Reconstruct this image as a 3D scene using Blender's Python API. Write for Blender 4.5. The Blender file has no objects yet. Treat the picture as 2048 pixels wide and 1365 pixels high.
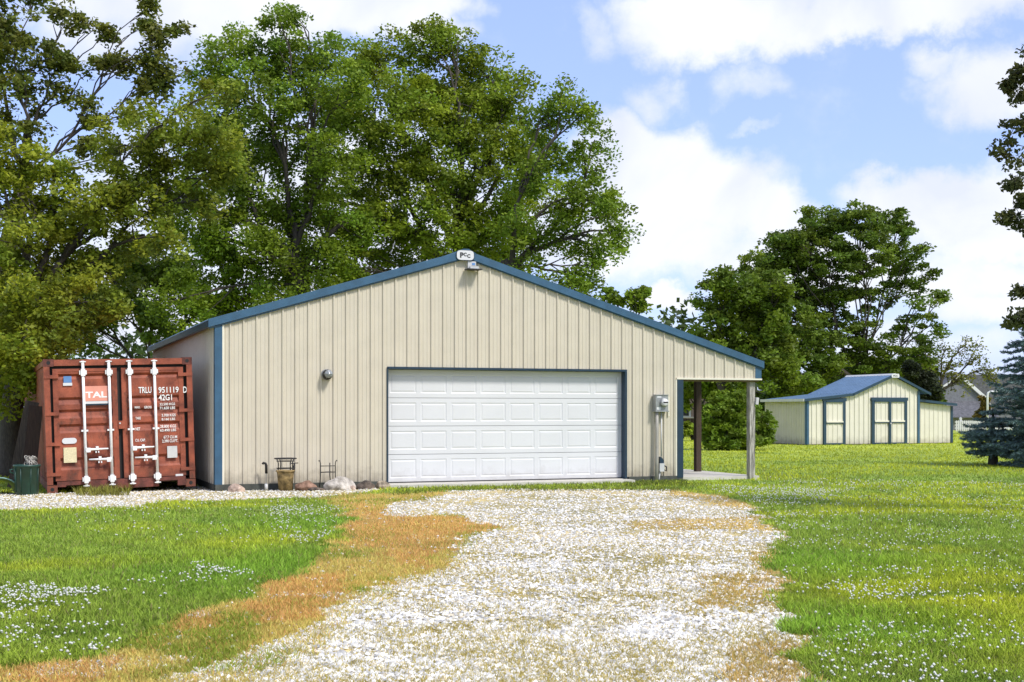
import bpy, math, random
import numpy as np
from mathutils import Vector, Matrix, noise as mnoise

random.seed(7)
rng = np.random.default_rng(11)
C = bpy.context.scene.collection
SC = bpy.context.scene

# ------------------------------------------------------------------ camera, world, sun, exposure
F = 2590.0; CX = 1024.0; HY = 821.0          # focal length / principal column / horizon row of the 2048 px photo
TH = math.radians(21.16); ST, CT = math.sin(TH), math.cos(TH)
CAM = Vector((-8.80, -22.73, 1.33))
GZ = -0.07                                    # ground level (slab top is 0)

cd = bpy.data.cameras.new('camera'); cam = bpy.data.objects.new('camera', cd); C.objects.link(cam)
cam.location = CAM; cam.rotation_euler = (math.pi/2, 0, -TH)
cd.sensor_width = 36; cd.lens = F/2048*36; cd.shift_y = (HY-682.5)/2048
cd.clip_start = 0.1; cd.clip_end = 3000
SC.camera = cam

SUN_AZ = math.radians(152)                    # compass-like: from +y towards +x
SUN_EL = math.radians(50)
sl = bpy.data.lights.new('sun', 'SUN'); sl.energy = 2.8; sl.angle = math.radians(10.0); sl.color = (1.0, 0.965, 0.90)
so = bpy.data.objects.new('sun', sl); C.objects.link(so)
sd = Vector((math.sin(SUN_AZ)*math.cos(SUN_EL), math.cos(SUN_AZ)*math.cos(SUN_EL), math.sin(SUN_EL)))
so.rotation_euler = sd.to_track_quat('Z', 'Y').to_euler()

SC.view_settings.view_transform = 'Standard'; SC.view_settings.look = 'None'
SC.view_settings.exposure = 0.53; SC.view_settings.gamma = 1; SC.view_settings.use_curve_mapping = False
SC.cycles.max_bounces = 6; SC.cycles.diffuse_bounces = 3; SC.cycles.transparent_max_bounces = 4

CLOUDS = [  # column, row, half width, half height, weight (converted to azimuth / elevation on the sky)
 (1290,300,150,95,1.2),(1400,380,190,110,1.15),(1270,470,260,120,1.1),(1545,440,85,95,1.1),(1620,520,260,95,1.0),
 (1450,25,250,85,1.15),(1780,5,330,60,1.1),(1990,150,150,85,.95),(1880,95,60,28,.55),(1260,10,90,40,.6),
 (1810,390,120,65,1.1),(1960,420,160,95,1.1),(1930,530,200,80,.8),(2010,600,140,45,.9),(1290,170,60,48,.62),(1480,150,90,40,.5),
 (1505,228,50,12,.45),(480,0,420,75,1.1),(760,20,230,50,1.1),(870,75,100,42,.9),(230,60,220,70,.7),(1340,625,70,32,.9),
 (1170,60,50,55,.45),(600,420,500,220,.9),(250,600,300,120,.9),(1700,700,420,50,.55)]

w = bpy.data.worlds.new('World'); SC.world = w; w.use_nodes = True
nt = w.node_tree; nt.nodes.clear()
def N(t, **k):
    n = nt.nodes.new(t)
    for a, b in k.items(): setattr(n, a, b)
    return n
def L(a, b): nt.links.new(a, b)
def M(op, a, b=None, c=None, clamp=False):
    n = N('ShaderNodeMath', operation=op, use_clamp=clamp)
    for i, v in enumerate((a, b, c)):
        if v is None: continue
        if isinstance(v, (int, float)): n.inputs[i].default_value = v
        else: L(v, n.inputs[i])
    return n.outputs[0]
out = N('ShaderNodeOutputWorld'); bg = N('ShaderNodeBackground'); L(bg.outputs[0], out.inputs[0])
bg.inputs['Strength'].default_value = 0.15
sky = N('ShaderNodeTexSky', sky_type='NISHITA'); sky.sun_disc = False
sky.sun_elevation = SUN_EL; sky.sun_rotation = SUN_AZ; sky.altitude = 200; sky.air_density = 1.0; sky.dust_density = 0.6; sky.ozone_density = 1.2
tc = N('ShaderNodeTexCoord'); sep = N('ShaderNodeSeparateXYZ'); L(tc.outputs['Generated'], sep.inputs[0])
az = M('ARCTAN2', sep.outputs[0], sep.outputs[1]); el = M('ARCSINE', sep.outputs[2])
cv = N('ShaderNodeCombineXYZ'); L(az, cv.inputs[0]); L(el, cv.inputs[1])
# ragged edges: shift the lookup by a noise vector
nz = N('ShaderNodeTexNoise'); nz.inputs['Scale'].default_value = 9; nz.inputs['Detail'].default_value = 7; nz.inputs['Roughness'].default_value = 0.6
L(cv.outputs[0], nz.inputs['Vector'])
sub = N('ShaderNodeVectorMath', operation='SUBTRACT'); L(nz.outputs['Color'], sub.inputs[0]); sub.inputs[1].default_value = (.5,.5,.5)
scl = N('ShaderNodeVectorMath', operation='SCALE'); L(sub.outputs[0], scl.inputs[0]); scl.inputs['Scale'].default_value = 0.10
pos = N('ShaderNodeVectorMath', operation='ADD'); L(cv.outputs[0], pos.inputs[0]); L(scl.outputs[0], pos.inputs[1])
acc = None
for (px, py, rx, ry, wt) in CLOUDS:
    a = TH + math.atan((px-CX)/F); e = math.atan((HY-py)/math.hypot(F, px-CX))
    s1 = N('ShaderNodeVectorMath', operation='SUBTRACT'); L(pos.outputs[0], s1.inputs[0]); s1.inputs[1].default_value = (a, e, 0)
    s2 = N('ShaderNodeVectorMath', operation='MULTIPLY'); L(s1.outputs[0], s2.inputs[0]); s2.inputs[1].default_value = (F/rx, F/ry, 0)
    s3 = N('ShaderNodeVectorMath', operation='DOT_PRODUCT'); L(s2.outputs[0], s3.inputs[0]); L(s2.outputs[0], s3.inputs[1])
    v = M('MULTIPLY_ADD', s3.outputs['Value'], -0.75*wt, wt)
    acc = v if acc is None else M('MAXIMUM', acc, v)
nz2 = N('ShaderNodeTexNoise'); nz2.inputs['Scale'].default_value = 3.0; nz2.inputs['Detail'].default_value = 8; L(tc.outputs['Generated'], nz2.inputs['Vector'])
far = M('SUBTRACT', M('ABSOLUTE', M('SUBTRACT', az, TH)), 0.5)           # clouds elsewhere on the sky
gen = M('MULTIPLY', M('MULTIPLY', M('SUBTRACT', nz2.outputs[0], .45), 6.0), M('MULTIPLY', far, 6, clamp=True))
acc = M('MAXIMUM', acc, gen)
nz3 = N('ShaderNodeTexNoise'); nz3.inputs['Scale'].default_value = 19; nz3.inputs['Detail'].default_value = 6; nz3.inputs['Roughness'].default_value = .6; L(cv.outputs[0], nz3.inputs['Vector'])
acc = M('ADD', acc, M('MULTIPLY', M('SUBTRACT', nz3.outputs[0], .5), 1.15))
mr = N('ShaderNodeMapRange', interpolation_type='SMOOTHSTEP'); L(acc, mr.inputs['Value'])
mr.inputs['From Min'].default_value = 0.0; mr.inputs['From Max'].default_value = 0.85
# cloud tone: slightly lavender grey in their thick low parts
nz4 = N('ShaderNodeTexNoise'); nz4.inputs['Scale'].default_value = 7; nz4.inputs['Detail'].default_value = 9; nz4.inputs['Distortion'].default_value = .6; L(cv.outputs[0], nz4.inputs['Vector'])
cr = N('ShaderNodeMix', data_type='RGBA'); L(M('MULTIPLY', M('SUBTRACT', nz4.outputs[0], .38), 3.4, clamp=True), cr.inputs['Factor'])
cr.inputs['A'].default_value = (3.85, 4.1, 4.85, 1); cr.inputs['B'].default_value = (5.2, 5.25, 5.4, 1)
tint = N('ShaderNodeMix', data_type='RGBA', blend_type='MULTIPLY'); tint.inputs['Factor'].default_value = 1
tint.blend_type = 'MIX'; tint.inputs['Factor'].default_value = .60   # thin bright veil over the blue
L(sky.outputs[0], tint.inputs['A']); tint.inputs['B'].default_value = (2.2, 2.85, 5.9, 1)
mx = N('ShaderNodeMix', data_type='RGBA'); L(mr.outputs[0], mx.inputs['Factor']); L(tint.outputs['Result'], mx.inputs['A']); L(cr.outputs['Result'], mx.inputs['B'])
L(mx.outputs['Result'], bg.inputs['Color'])

# ------------------------------------------------------------------ measuring helpers
def at(px, py, Z):
    """photo column/row at distance Z in front of the camera -> point in the place"""
    X = (px-CX)/F*Z
    return Vector((CAM.x + X*CT + Z*ST, CAM.y - X*ST + Z*CT, CAM.z + (HY-py)/F*Z))
def gp(px, py):
    return at(px, py, (CAM.z-GZ)*F/(py-HY))
def fs(px, y0=0.0, x0=None):
    """world x where a column meets the vertical plane y=y0 parallel to the garage front"""
    u = (px-CX)/F; D = y0-CAM.y
    # x: ((x-cx)*CT - D*ST)/((x-cx)*ST + D*CT) = u
    dx = (u*D*CT + D*ST)/(CT - u*ST)
    return CAM.x + dx, dx*ST + D*CT
def fp(px, py, y0=0.0):
    x, Z = fs(px, y0)
    return x, CAM.z + (HY-py)/F*Z

# ------------------------------------------------------------------ materials
def mat(name, col, rough=.6, var=.12, scale=6.0, bump=0.0, bscale=60.0, metal=0.0, spec=.5, attr=None, col2=None, trans=0.0, stretch=None, fine=None):
    m = bpy.data.materials.new(name); m.use_nodes = True
    t = m.node_tree; b = t.nodes['Principled BSDF']
    b.inputs['Roughness'].default_value = rough; b.inputs['Metallic'].default_value = metal
    b.inputs['Specular IOR Level'].default_value = spec
    tcn = t.nodes.new('ShaderNodeTexCoord'); mp = t.nodes.new('ShaderNodeMapping')
    t.links.new(tcn.outputs['Object'], mp.inputs[0])
    if stretch: mp.inputs['Scale'].default_value = stretch
    n = t.nodes.new('ShaderNodeTexNoise'); n.inputs['Scale'].default_value = scale; n.inputs['Detail'].default_value = 8; n.inputs['Roughness'].default_value = .6
    t.links.new(mp.outputs[0], n.inputs['Vector'])
    rp = t.nodes.new('ShaderNodeValToRGB'); e = rp.color_ramp.elements
    c1 = [c*(1-var) for c in col]; c2 = [min(1, c*(1+var)) for c in (col2 or col)]
    e[0].position = .32; e[0].color = (*c1, 1); e[1].position = .68; e[1].color = (*c2, 1)
    t.links.new(n.outputs[0], rp.inputs[0])
    colout = rp.outputs[0]
    if fine:
        n3 = t.nodes.new('ShaderNodeTexNoise'); n3.inputs['Scale'].default_value = fine[0]; n3.inputs['Detail'].default_value = 3
        t.links.new(tcn.outputs['Object'], n3.inputs['Vector'])
        r3 = t.nodes.new('ShaderNodeMapRange'); t.links.new(n3.outputs[0], r3.inputs[0])
        r3.inputs['From Min'].default_value = .3; r3.inputs['From Max'].default_value = .7
        r3.inputs['To Min'].default_value = 1-fine[1]; r3.inputs['To Max'].default_value = 1+fine[1]
        vm = t.nodes.new('ShaderNodeVectorMath'); vm.operation = 'SCALE'; t.links.new(colout, vm.inputs[0]); t.links.new(r3.outputs[0], vm.inputs['Scale'])
        colout = vm.outputs[0]
    if attr:
        a = t.nodes.new('ShaderNodeAttribute'); a.attribute_name = attr
        mxn = t.nodes.new('ShaderNodeMix'); mxn.data_type = 'RGBA'; mxn.blend_type = 'MULTIPLY'; mxn.inputs['Factor'].default_value = 1
        t.links.new(colout, mxn.inputs['A']); t.links.new(a.outputs['Color'], mxn.inputs['B']); colout = mxn.outputs['Result']
    t.links.new(colout, b.inputs['Base Color'])
    if bump:
        n2 = t.nodes.new('ShaderNodeTexNoise'); n2.inputs['Scale'].default_value = bscale; n2.inputs['Detail'].default_value = 4
        t.links.new(mp.outputs[0], n2.inputs['Vector'])
        bp = t.nodes.new('ShaderNodeBump'); bp.inputs['Strength'].default_value = bump; bp.inputs['Distance'].default_value = .02
        t.links.new(n2.outputs[0], bp.inputs['Height']); t.links.new(bp.outputs[0], b.inputs['Normal'])
    if trans:
        tr = t.nodes.new('ShaderNodeBsdfTranslucent'); t.links.new(colout, tr.inputs[0])
        ms = t.nodes.new('ShaderNodeMixShader'); ms.inputs[0].default_value = trans
        o = t.nodes['Material Output']; t.links.new(b.outputs[0], ms.inputs[1]); t.links.new(tr.outputs[0], ms.inputs[2]); t.links.new(ms.outputs[0], o.inputs[0])
    return m

MT = dict(
 cream = mat('cream_metal', (.565,.51,.405), .45, .05, 2.0, .25, 90, fine=(160,.08)),
 creamtrim = mat('cream_trim', (.72,.68,.56), .45, .05),
creamshed = mat('pale_cream_metal', (.68,.64,.54), .45, .05, 2.0, .25, 90, fine=(60,.06)),
 slate = mat('slate_blue_trim', (.018,.048,.080), .4, .12),
 blue = mat('blue_metal', (.034,.095,.165), .40, .15, 5, .15, 80, fine=(120,.12)),
 blueroof = mat('blue_roof_metal', (.115,.19,.29), .38, .12, 3, .15, 60),
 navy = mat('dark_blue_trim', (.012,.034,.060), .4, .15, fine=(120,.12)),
 white = mat('white_paint', (.64,.64,.65), .4, .03, 1.2, fine=(120,.035)),
 whitebar = mat('white_bar_paint', (.80,.80,.79), .45, .08, 14),
 wood = mat('weathered_wood', (.20,.185,.155), .85, .5, 5, .7, 40, stretch=(8,8,.7), col2=(.46,.43,.38)),
browngrey = mat('brown_grey_board', (.075,.058,.042), .85, .4, 6, .5, 40, stretch=(8,8,.7)),
 wooddark = mat('brown_treated_wood', (.055,.035,.022), .8, .3, 6, .5, 40, stretch=(8,8,.7)),
 beam = mat('beam_wood', (.14,.10,.05), .8, .3, 6, .3),
 conc = mat('concrete', (.52,.49,.43), .85, .12, 4, .3, 50, fine=(70,.1)),
 skirt = mat('skirt_board', (.065,.07,.06), .85, .3, 7, .3),
 red = mat('container_red', (.20,.042,.018), .6, .30, 3.2, .3, 60, col2=(.31,.076,.036), fine=(90,.18)),
 reddark = mat('container_red_grimy', (.085,.028,.020), .75, .4, 7, .4, 50, col2=(.15,.04,.028), fine=(90,.2)),
 black = mat('black_rubber', (.012,.011,.011), .7, .2),
 iron = mat('black_iron', (.02,.018,.016), .6, .3),
 grey = mat('grey_galvanised', (.30,.31,.31), .45, .15, 12, metal=.3),
 ltgrey = mat('light_grey_metal', (.55,.55,.54), .45, .1),
 pvc = mat('grey_pvc', (.34,.32,.28), .6, .12, 10),
 glass = mat('clear_dark_glass', (.30,.32,.33), .12, .05, spec=.8),
 darkglass = mat('window_glass', (.02,.025,.03), .08, .05, spec=.8),
 pink = mat('salmon_panel', (.72,.30,.22), .5, .06),
 stkblue = mat('blue_sticker', (.10,.22,.45), .5, .1),
 stkyel = mat('yellowed_sticker', (.66,.58,.36), .6, .15, 40),
 letter = mat('white_lettering', (.82,.82,.80), .5, .03),
 letterk = mat('black_lettering', (.015,.015,.018), .5, .05),
 pot = mat('mottled_tan_pot', (.10,.075,.03), .8, .5, 9, .6, 30, col2=(.30,.21,.09)),
 green = mat('green_plastic', (.012,.05,.037), .4, .25, 8),
 trunkb = mat('bark', (.06,.05,.038), .95, .4, 12, .8, 30, stretch=(3,3,.8)),
 barkgrey = mat('grey_bark', (.085,.075,.06), .95, .35, 12, .8, 30, stretch=(3,3,.8)),
 leaf = mat('leaf', (1,1,1), .55, .12, 3, attr='Col', trans=.42, spec=.3),
 needle = mat('needle', (1,1,1), .6, .12, 3, attr='Col', trans=.08, spec=.3),
 blade = mat('grass_blade', (1,1,1), .6, .1, 3, attr='Col', trans=.3, spec=.25),
 stone = mat('gravel_stone', (1,1,1), .85, .08, 30, attr='Col', spec=.3),
 petal = mat('white_clover', (.80,.80,.72), .7, .1, attr='Col', trans=.2),
 roofgrey = mat('grey_shingle', (.10,.10,.11), .9, .35, 5, .3, fine=(14,.25)),
 siding = mat('grey_siding', (.16,.165,.185), .8, .2, 5, fine=(18,.2)),
 brick = mat('pink_brick', (.36,.26,.22), .85, .2, 8, fine=(25,.25)),
 steelpole = mat('white_pole_paint', (.72,.72,.70), .4, .05),
)

def dirt(m, height=.45, amount=.55, col=(.16,.125,.075)):
    """mud splash and dust creeping up from the foot of a wall"""
    t = m.node_tree; b = t.nodes['Principled BSDF']; src = b.inputs['Base Color'].links[0].from_socket
    tcn = t.nodes.new('ShaderNodeTexCoord'); sp = t.nodes.new('ShaderNodeSeparateXYZ'); t.links.new(tcn.outputs['Object'], sp.inputs[0])
    n = t.nodes.new('ShaderNodeTexNoise'); n.inputs['Scale'].default_value = 5; n.inputs['Detail'].default_value = 9; n.inputs['Roughness'].default_value = .7; t.links.new(tcn.outputs['Object'], n.inputs['Vector'])
    mr_ = t.nodes.new('ShaderNodeMapRange'); t.links.new(sp.outputs[2], mr_.inputs[0]); mr_.inputs['From Min'].default_value = 0; mr_.inputs['From Max'].default_value = height; mr_.inputs['To Min'].default_value = .45; mr_.inputs['To Max'].default_value = -.12
    ad = t.nodes.new('ShaderNodeMath'); ad.operation = 'ADD'; t.links.new(mr_.outputs[0], ad.inputs[0]); t.links.new(n.outputs[0], ad.inputs[1])
    m2 = t.nodes.new('ShaderNodeMapRange'); t.links.new(ad.outputs[0], m2.inputs[0]); m2.inputs['From Min'].default_value = .55; m2.inputs['From Max'].default_value = 1.0; m2.inputs['To Max'].default_value = amount
    mx_ = t.nodes.new('ShaderNodeMix'); mx_.data_type = 'RGBA'; t.links.new(m2.outputs[0], mx_.inputs['Factor']); t.links.new(src, mx_.inputs['A']); mx_.inputs['B'].default_value = (*col, 1)
    t.links.new(mx_.outputs['Result'], b.inputs['Base Color'])
def rust(m, col, scale=7, lo=.60, hi=.68, stretch=(1,1,.45)):
    """worn and rusted patches with their own ragged outline"""
    t = m.node_tree; b = t.nodes['Principled BSDF']; src = b.inputs['Base Color'].links[0].from_socket
    tcn = t.nodes.new('ShaderNodeTexCoord'); mp = t.nodes.new('ShaderNodeMapping'); mp.inputs['Scale'].default_value = stretch; t.links.new(tcn.outputs['Object'], mp.inputs[0])
    n = t.nodes.new('ShaderNodeTexNoise'); n.inputs['Scale'].default_value = scale; n.inputs['Detail'].default_value = 10; n.inputs['Roughness'].default_value = .72; t.links.new(mp.outputs[0], n.inputs['Vector'])
    m2 = t.nodes.new('ShaderNodeMapRange'); t.links.new(n.outputs[0], m2.inputs[0]); m2.inputs['From Min'].default_value = lo; m2.inputs['From Max'].default_value = hi; m2.inputs['To Max'].default_value = .8
    mx_ = t.nodes.new('ShaderNodeMix'); mx_.data_type = 'RGBA'; t.links.new(m2.outputs[0], mx_.inputs['Factor']); t.links.new(src, mx_.inputs['A']); mx_.inputs['B'].default_value = (*col, 1)
    t.links.new(mx_.outputs['Result'], b.inputs['Base Color'])
rust(MT['red'], (.07,.025,.012), 5, .55, .66); rust(MT['red'], (.34,.12,.07), 9, .60, .70); rust(MT['whitebar'], (.30,.14,.07), 16, .64, .72)
dirt(MT['cream']); dirt(MT['creamshed'], .4, .4); dirt(MT['white'], .35, .30); dirt(MT['red'], .7, .6, (.06,.03,.02))

# ------------------------------------------------------------------ mesh builder
class MB:
    def __init__(s): s.v = []; s.f = []
    def add(s, vs, fs_):
        o = len(s.v); s.v += [tuple(p) for p in vs]; s.f += [tuple(i+o for i in f) for f in fs_]; return s
    def box(s, x0,x1,y0,y1,z0,z1, m=None):
        vs = [Vector(p) for p in ((x0,y0,z0),(x1,y0,z0),(x1,y1,z0),(x0,y1,z0),(x0,y0,z1),(x1,y0,z1),(x1,y1,z1),(x0,y1,z1))]
        if m: vs = [m @ p for p in vs]
        return s.add(vs, [(0,3,2,1),(4,5,6,7),(0,1,5,4),(1,2,6,5),(2,3,7,6),(3,0,4,7)])
    def bar(s, a, b, wx, wy, up=(0,0,1)):
        a = Vector(a); b = Vector(b); d = (b-a).normalized(); u = Vector(up)
        if abs(d.dot(u)) > .98: u = Vector((0,1,0))
        r = d.cross(u).normalized(); u = r.cross(d)
        vs = []
        for p in (a, b):
            for (i, j) in ((-1,-1),(1,-1),(1,1),(-1,1)): vs.append(p + r*i*wx/2 + u*j*wy/2)
        return s.add(vs, [(0,1,2,3),(7,6,5,4),(0,4,5,1),(1,5,6,2),(2,6,7,3),(3,7,4,0)])
    def prism(s, pts, y0, y1, m=None):            # polygon in x,z extruded along y (points counter-clockwise seen from -y)
        n = len(pts); vs = [Vector((x,y0,z)) for x,z in pts] + [Vector((x,y1,z)) for x,z in pts]
        if m: vs = [m @ p for p in vs]
        fc = [tuple(range(n)), tuple(range(2*n-1, n-1, -1))]
        fc += [(i, i+n, (i+1)%n+n, (i+1)%n) for i in range(n)]
        return s.add(vs, fc)
    def tube(s, pts, rad, k=8, caps=True):
        pts = [Vector(p) for p in pts]; n = len(pts)
        if not hasattr(rad, '__len__'): rad = [rad]*n
        base = len(s.v); ref = None
        for i, p in enumerate(pts):
            d = (pts[min(i+1,n-1)]-pts[max(i-1,0)])
            d = d.normalized() if d.length > 1e-9 else Vector((0,0,1))
            if ref is None: ref = Vector((1,0,0)) if abs(d.x) < .8 else Vector((0,1,0))
            r = (ref - d*ref.dot(d)).normalized(); q = d.cross(r); ref = r
            for j in range(k):
                a = 2*math.pi*j/k; s.v.append(tuple(p + (r*math.cos(a)+q*math.sin(a))*rad[i]))
        for i in range(n-1):
            for j in range(k):
                a = base+i*k+j; b = base+i*k+(j+1)%k
                s.f.append((a, b, b+k, a+k))
        if caps:
            s.f.append(tuple(base+j for j in range(k-1,-1,-1))); s.f.append(tuple(base+(n-1)*k+j for j in range(k)))
        return s
    def lathe(s, prof, k=20, c=(0,0,0), axis='z'):
        base = len(s.v); c = Vector(c)
        for (r, h) in prof:
            for j in range(k):
                a = 2*math.pi*j/k
                p = (r*math.cos(a), r*math.sin(a), h) if axis == 'z' else (r*math.cos(a), -h, r*math.sin(a))
                s.v.append(tuple(c+Vector(p)))
        for i in range(len(prof)-1):
            for j in range(k):
                a = base+i*k+j; b = base+i*k+(j+1)%k; s.f.append((a,b,b+k,a+k))
        s.f.append(tuple(base+j for j in range(k-1,-1,-1))); s.f.append(tuple(base+(len(prof)-1)*k+j for j in range(k)))
        return s
    def build(s, name, m, parent=None, smooth=False):
        me = bpy.data.meshes.new(name); me.from_pydata(s.v, [], s.f); me.update()
        if smooth: me.polygons.foreach_set('use_smooth', [True]*len(me.polygons))
        me.materials.append(m); o = bpy.data.objects.new(name, me); C.objects.link(o)
        if parent: o.parent = parent
        return o
def npmesh(name, V, k, m, parent=None, col=None, faces=None):
    """V (n,3) vertices, faces of k consecutive vertices (or given), col per face"""
    me = bpy.data.meshes.new(name); n = len(V)
    me.vertices.add(n); me.vertices.foreach_set('co', np.ascontiguousarray(V, dtype=np.float32).ravel())
    if faces is None: faces = np.arange(n, dtype=np.int32).reshape(-1, k)
    nf = len(faces)
    me.loops.add(nf*k); me.loops.foreach_set('vertex_index', np.ascontiguousarray(faces, dtype=np.int32).ravel())
    me.polygons.add(nf); me.polygons.foreach_set('loop_start', np.arange(0, nf*k, k, dtype=np.int32))
    if col is not None:
        a = me.attributes.new('Col', 'FLOAT_COLOR', 'FACE')
        c4 = np.ones((nf,4), np.float32); c4[:,:3] = col; a.data.foreach_set('color', c4.ravel())
    me.update(); me.validate()
    me.materials.append(m); o = bpy.data.objects.new(name, me); C.objects.link(o)
    if parent: o.parent = parent
    return o
def thing(name, label, cat, loc=(0,0,0), rot=(0,0,0), group=None):
    o = bpy.data.objects.new(name, None); C.objects.link(o); o.location = loc; o.rotation_euler = rot
    o.empty_display_size = .3; o['label'] = label; o['category'] = cat
    if group: o['group'] = group
    return o
def tag(o, label, cat, group=None):
    o['label'] = label; o['category'] = cat
    if group: o['group'] = group
    return o
def text(s, x, z, wd, ht, y, m, parent, name='lettering', ext=.0015, bold=.0):
    """writing in the x,z plane facing -y, fitted to a box whose lower left corner is x,z"""
    cu = bpy.data.curves.new('t', 'FONT'); cu.body = s; cu.size = 1; cu.extrude = .01; cu.offset = bold; cu.resolution_u = 3
    o = bpy.data.objects.new('t', cu); C.objects.link(o)
    dg = bpy.context.evaluated_depsgraph_get(); me = bpy.data.meshes.new_from_object(o.evaluated_get(dg))
    bpy.data.objects.remove(o); bpy.data.curves.remove(cu)
    co = np.zeros(len(me.vertices)*3); me.vertices.foreach_get('co', co); co = co.reshape(-1,3)
    lo, hi = co.min(0), co.max(0)
    q = np.zeros_like(co)
    q[:,0] = x + (co[:,0]-lo[0])/(hi[0]-lo[0])*wd; q[:,2] = z + (co[:,1]-lo[1])/(hi[1]-lo[1])*ht
    q[:,1] = y - (co[:,2]-lo[2])/(hi[2]-lo[2])*ext
    me.vertices.foreach_set('co', q.astype(np.float32).ravel()); me.update(); me.name = name
    me.materials.clear(); me.materials.append(m)
    t = bpy.data.objects.new(name, me); C.objects.link(t); t.parent = parent
    return t

def rib_sheet(mb, x0, x1, zb, zt, y, pitch=.2286, h=.028, brk=(), out=-1, phase=0.0, rw=.05, tw=.022, minor=True, axis='x'):
    """ribbed metal sheet from x0 to x1; zb/zt give bottom/top per position; ribs stand proud towards out"""
    P = []
    k = math.floor((x0-phase)/pitch)-1
    while k*pitch+phase < x1+pitch:
        c = k*pitch+phase
        P += [(c-rw/2,0),(c-tw/2,h),(c+tw/2,h),(c+rw/2,0)]
        if minor:
            for q in (pitch/3, 2*pitch/3): P += [(c+q-.013,0),(c+q-.004,.006),(c+q+.004,.006),(c+q+.013,0)]
        k += 1
    P.sort()
    def dep(x):
        for a, b in zip(P, P[1:]):
            if a[0] <= x <= b[0]: return a[1]+(b[1]-a[1])*((x-a[0])/max(1e-9,b[0]-a[0]))
        return 0
    S = sorted([p for p in P if x0+1e-4 < p[0] < x1-1e-4] + [(x, dep(x)) for x in [x0, x1]+[b for b in brk if x0 < b < x1]])
    for (a, da), (b, db) in zip(S, S[1:]):
        if b-a < 1e-6: continue
        mid = (a+b)/2; za, zc = zb(a, mid), zb(b, mid); ta, tb = zt(a, mid), zt(b, mid)
        if ta-za < 1e-4 and tb-zc < 1e-4: continue
        if axis == 'x': vs = [(a,y+out*da,za),(b,y+out*db,zc),(b,y+out*db,tb),(a,y+out*da,ta)]
        else: vs = [(y+out*da,a,za),(y+out*db,b,zc),(y+out*db,b,tb),(y+out*da,a,ta)]
        mb.add(vs, [(0,1,2,3)])

# ------------------------------------------------------------------ ground zones (polygons measured on the ground)
def gpoly(pts): return np.array([[gp(x,y).x, gp(x,y).y] for x,y in pts])
def inside(poly, X, Y):
    r = np.zeros(X.shape, bool); n = len(poly)
    for i in range(n):
        x0,y0 = poly[i]; x1,y1 = poly[(i+1)%n]
        c = ((y0>Y) != (y1>Y)) & (X < (x1-x0)*(Y-y0)/((y1-y0)+1e-12)+x0)
        r ^= c
    return r
NOI = rng.random((3,256,256))
def vnoise(X, Y, s, k=0):
    x = X*s+1000.3; y = Y*s+1000.7; xi = np.floor(x).astype(int); yi = np.floor(y).astype(int); fx = x-xi; fy = y-yi
    fx = fx*fx*(3-2*fx); fy = fy*fy*(3-2*fy); A = NOI[k]
    g = lambda i,j: A[i%256, j%256]
    return (g(xi,yi)*(1-fx)+g(xi+1,yi)*fx)*(1-fy)+(g(xi,yi+1)*(1-fx)+g(xi+1,yi+1)*fx)*fy
def fbm(X, Y, s, k=0): return (vnoise(X,Y,s,k)*.5+vnoise(X,Y,s*2.1,k)*.27+vnoise(X,Y,s*4.3,k)*.15+vnoise(X,Y,s*9,k)*.08)
GRAV = gpoly([(880,984),(1000,979),(1340,980),(1430,994),(1500,1015),(1545,1060),(1560,1120),(1555,1180),(1600,1260),(1640,1320),(1700,1480),(1900,2400),(-500,2400),(150,1480),(330,1365),(510,1290),(690,1215),(840,1150),(920,1118),(900,1090),(985,1055),(900,1030),(780,1035),(770,1010),(880,995)])
STRIP = gpoly([(-900,985),(100,988),(400,972),(780,968),(785,977),(640,996),(420,1001),(330,1000),(260,1016),(80,1020),(-900,1026)])
DEAD = gpoly([(640,990),(880,984),(880,1000),(780,1010),(780,1035),(900,1030),(985,1055),(930,1118),(890,1150),(770,1218),(620,1295),(520,1370),(360,1490),(-500,1490),(-250,1420),(0,1340),(200,1318),(345,1250),(450,1205),(530,1175),(620,1125),(680,1070),(690,1040)])
ORANGE = [gpoly(p) for p in ([(700,1005),(780,1015),(850,1035),(930,1035),(985,1055),(920,1075),(900,1105),(820,1090),(760,1100),(690,1090),(700,1040)],
   [(560,1150),(650,1150),(720,1180),(670,1230),(520,1265),(470,1230)], [(330,1235),(420,1225),(440,1255),(350,1275)], [(0,1340),(220,1325),(240,1350),(0,1420)],
   [(780,1080),(880,1095),(860,1140),(760,1110)])]
DEADR = [gpoly(p) for p in ([(1270,1045),(1500,1032),(1545,1050),(1530,1064),(1290,1062)], [(1340,980),(1440,990),(1505,1015),(1470,1020),(1340,992)], [(1530,1100),(1570,1100),(1590,1190),(1555,1195)],
   [(1400,1150),(1540,1150),(1560,1215),(1400,1210)],[(1480,1280),(1620,1290),(1650,1400),(1500,1400)])]
def zones(X, Y):
    jx = (fbm(X,Y,1.3,0)-.5)*.6+(fbm(X,Y,5,1)-.5)*.55; jy = (fbm(X,Y,1.3,1)-.5)*.6+(fbm(X,Y,5,2)-.5)*.55
    near = np.clip((Y+23)/23,.15,1)
    x = X+jx*.8; y = Y+jy*.8
    grav = inside(GRAV, x, y); strip = inside(STRIP, X+jx*.25, Y+jy*.35)
    dead = inside(DEAD, x, y); orange = np.zeros(X.shape, bool)
    for p in ORANGE: orange |= inside(p, x, y)
    deadr = np.zeros(X.shape, bool)
    for p in DEADR: deadr |= inside(p, x, y)
    return grav, strip, dead, orange, deadr

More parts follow.
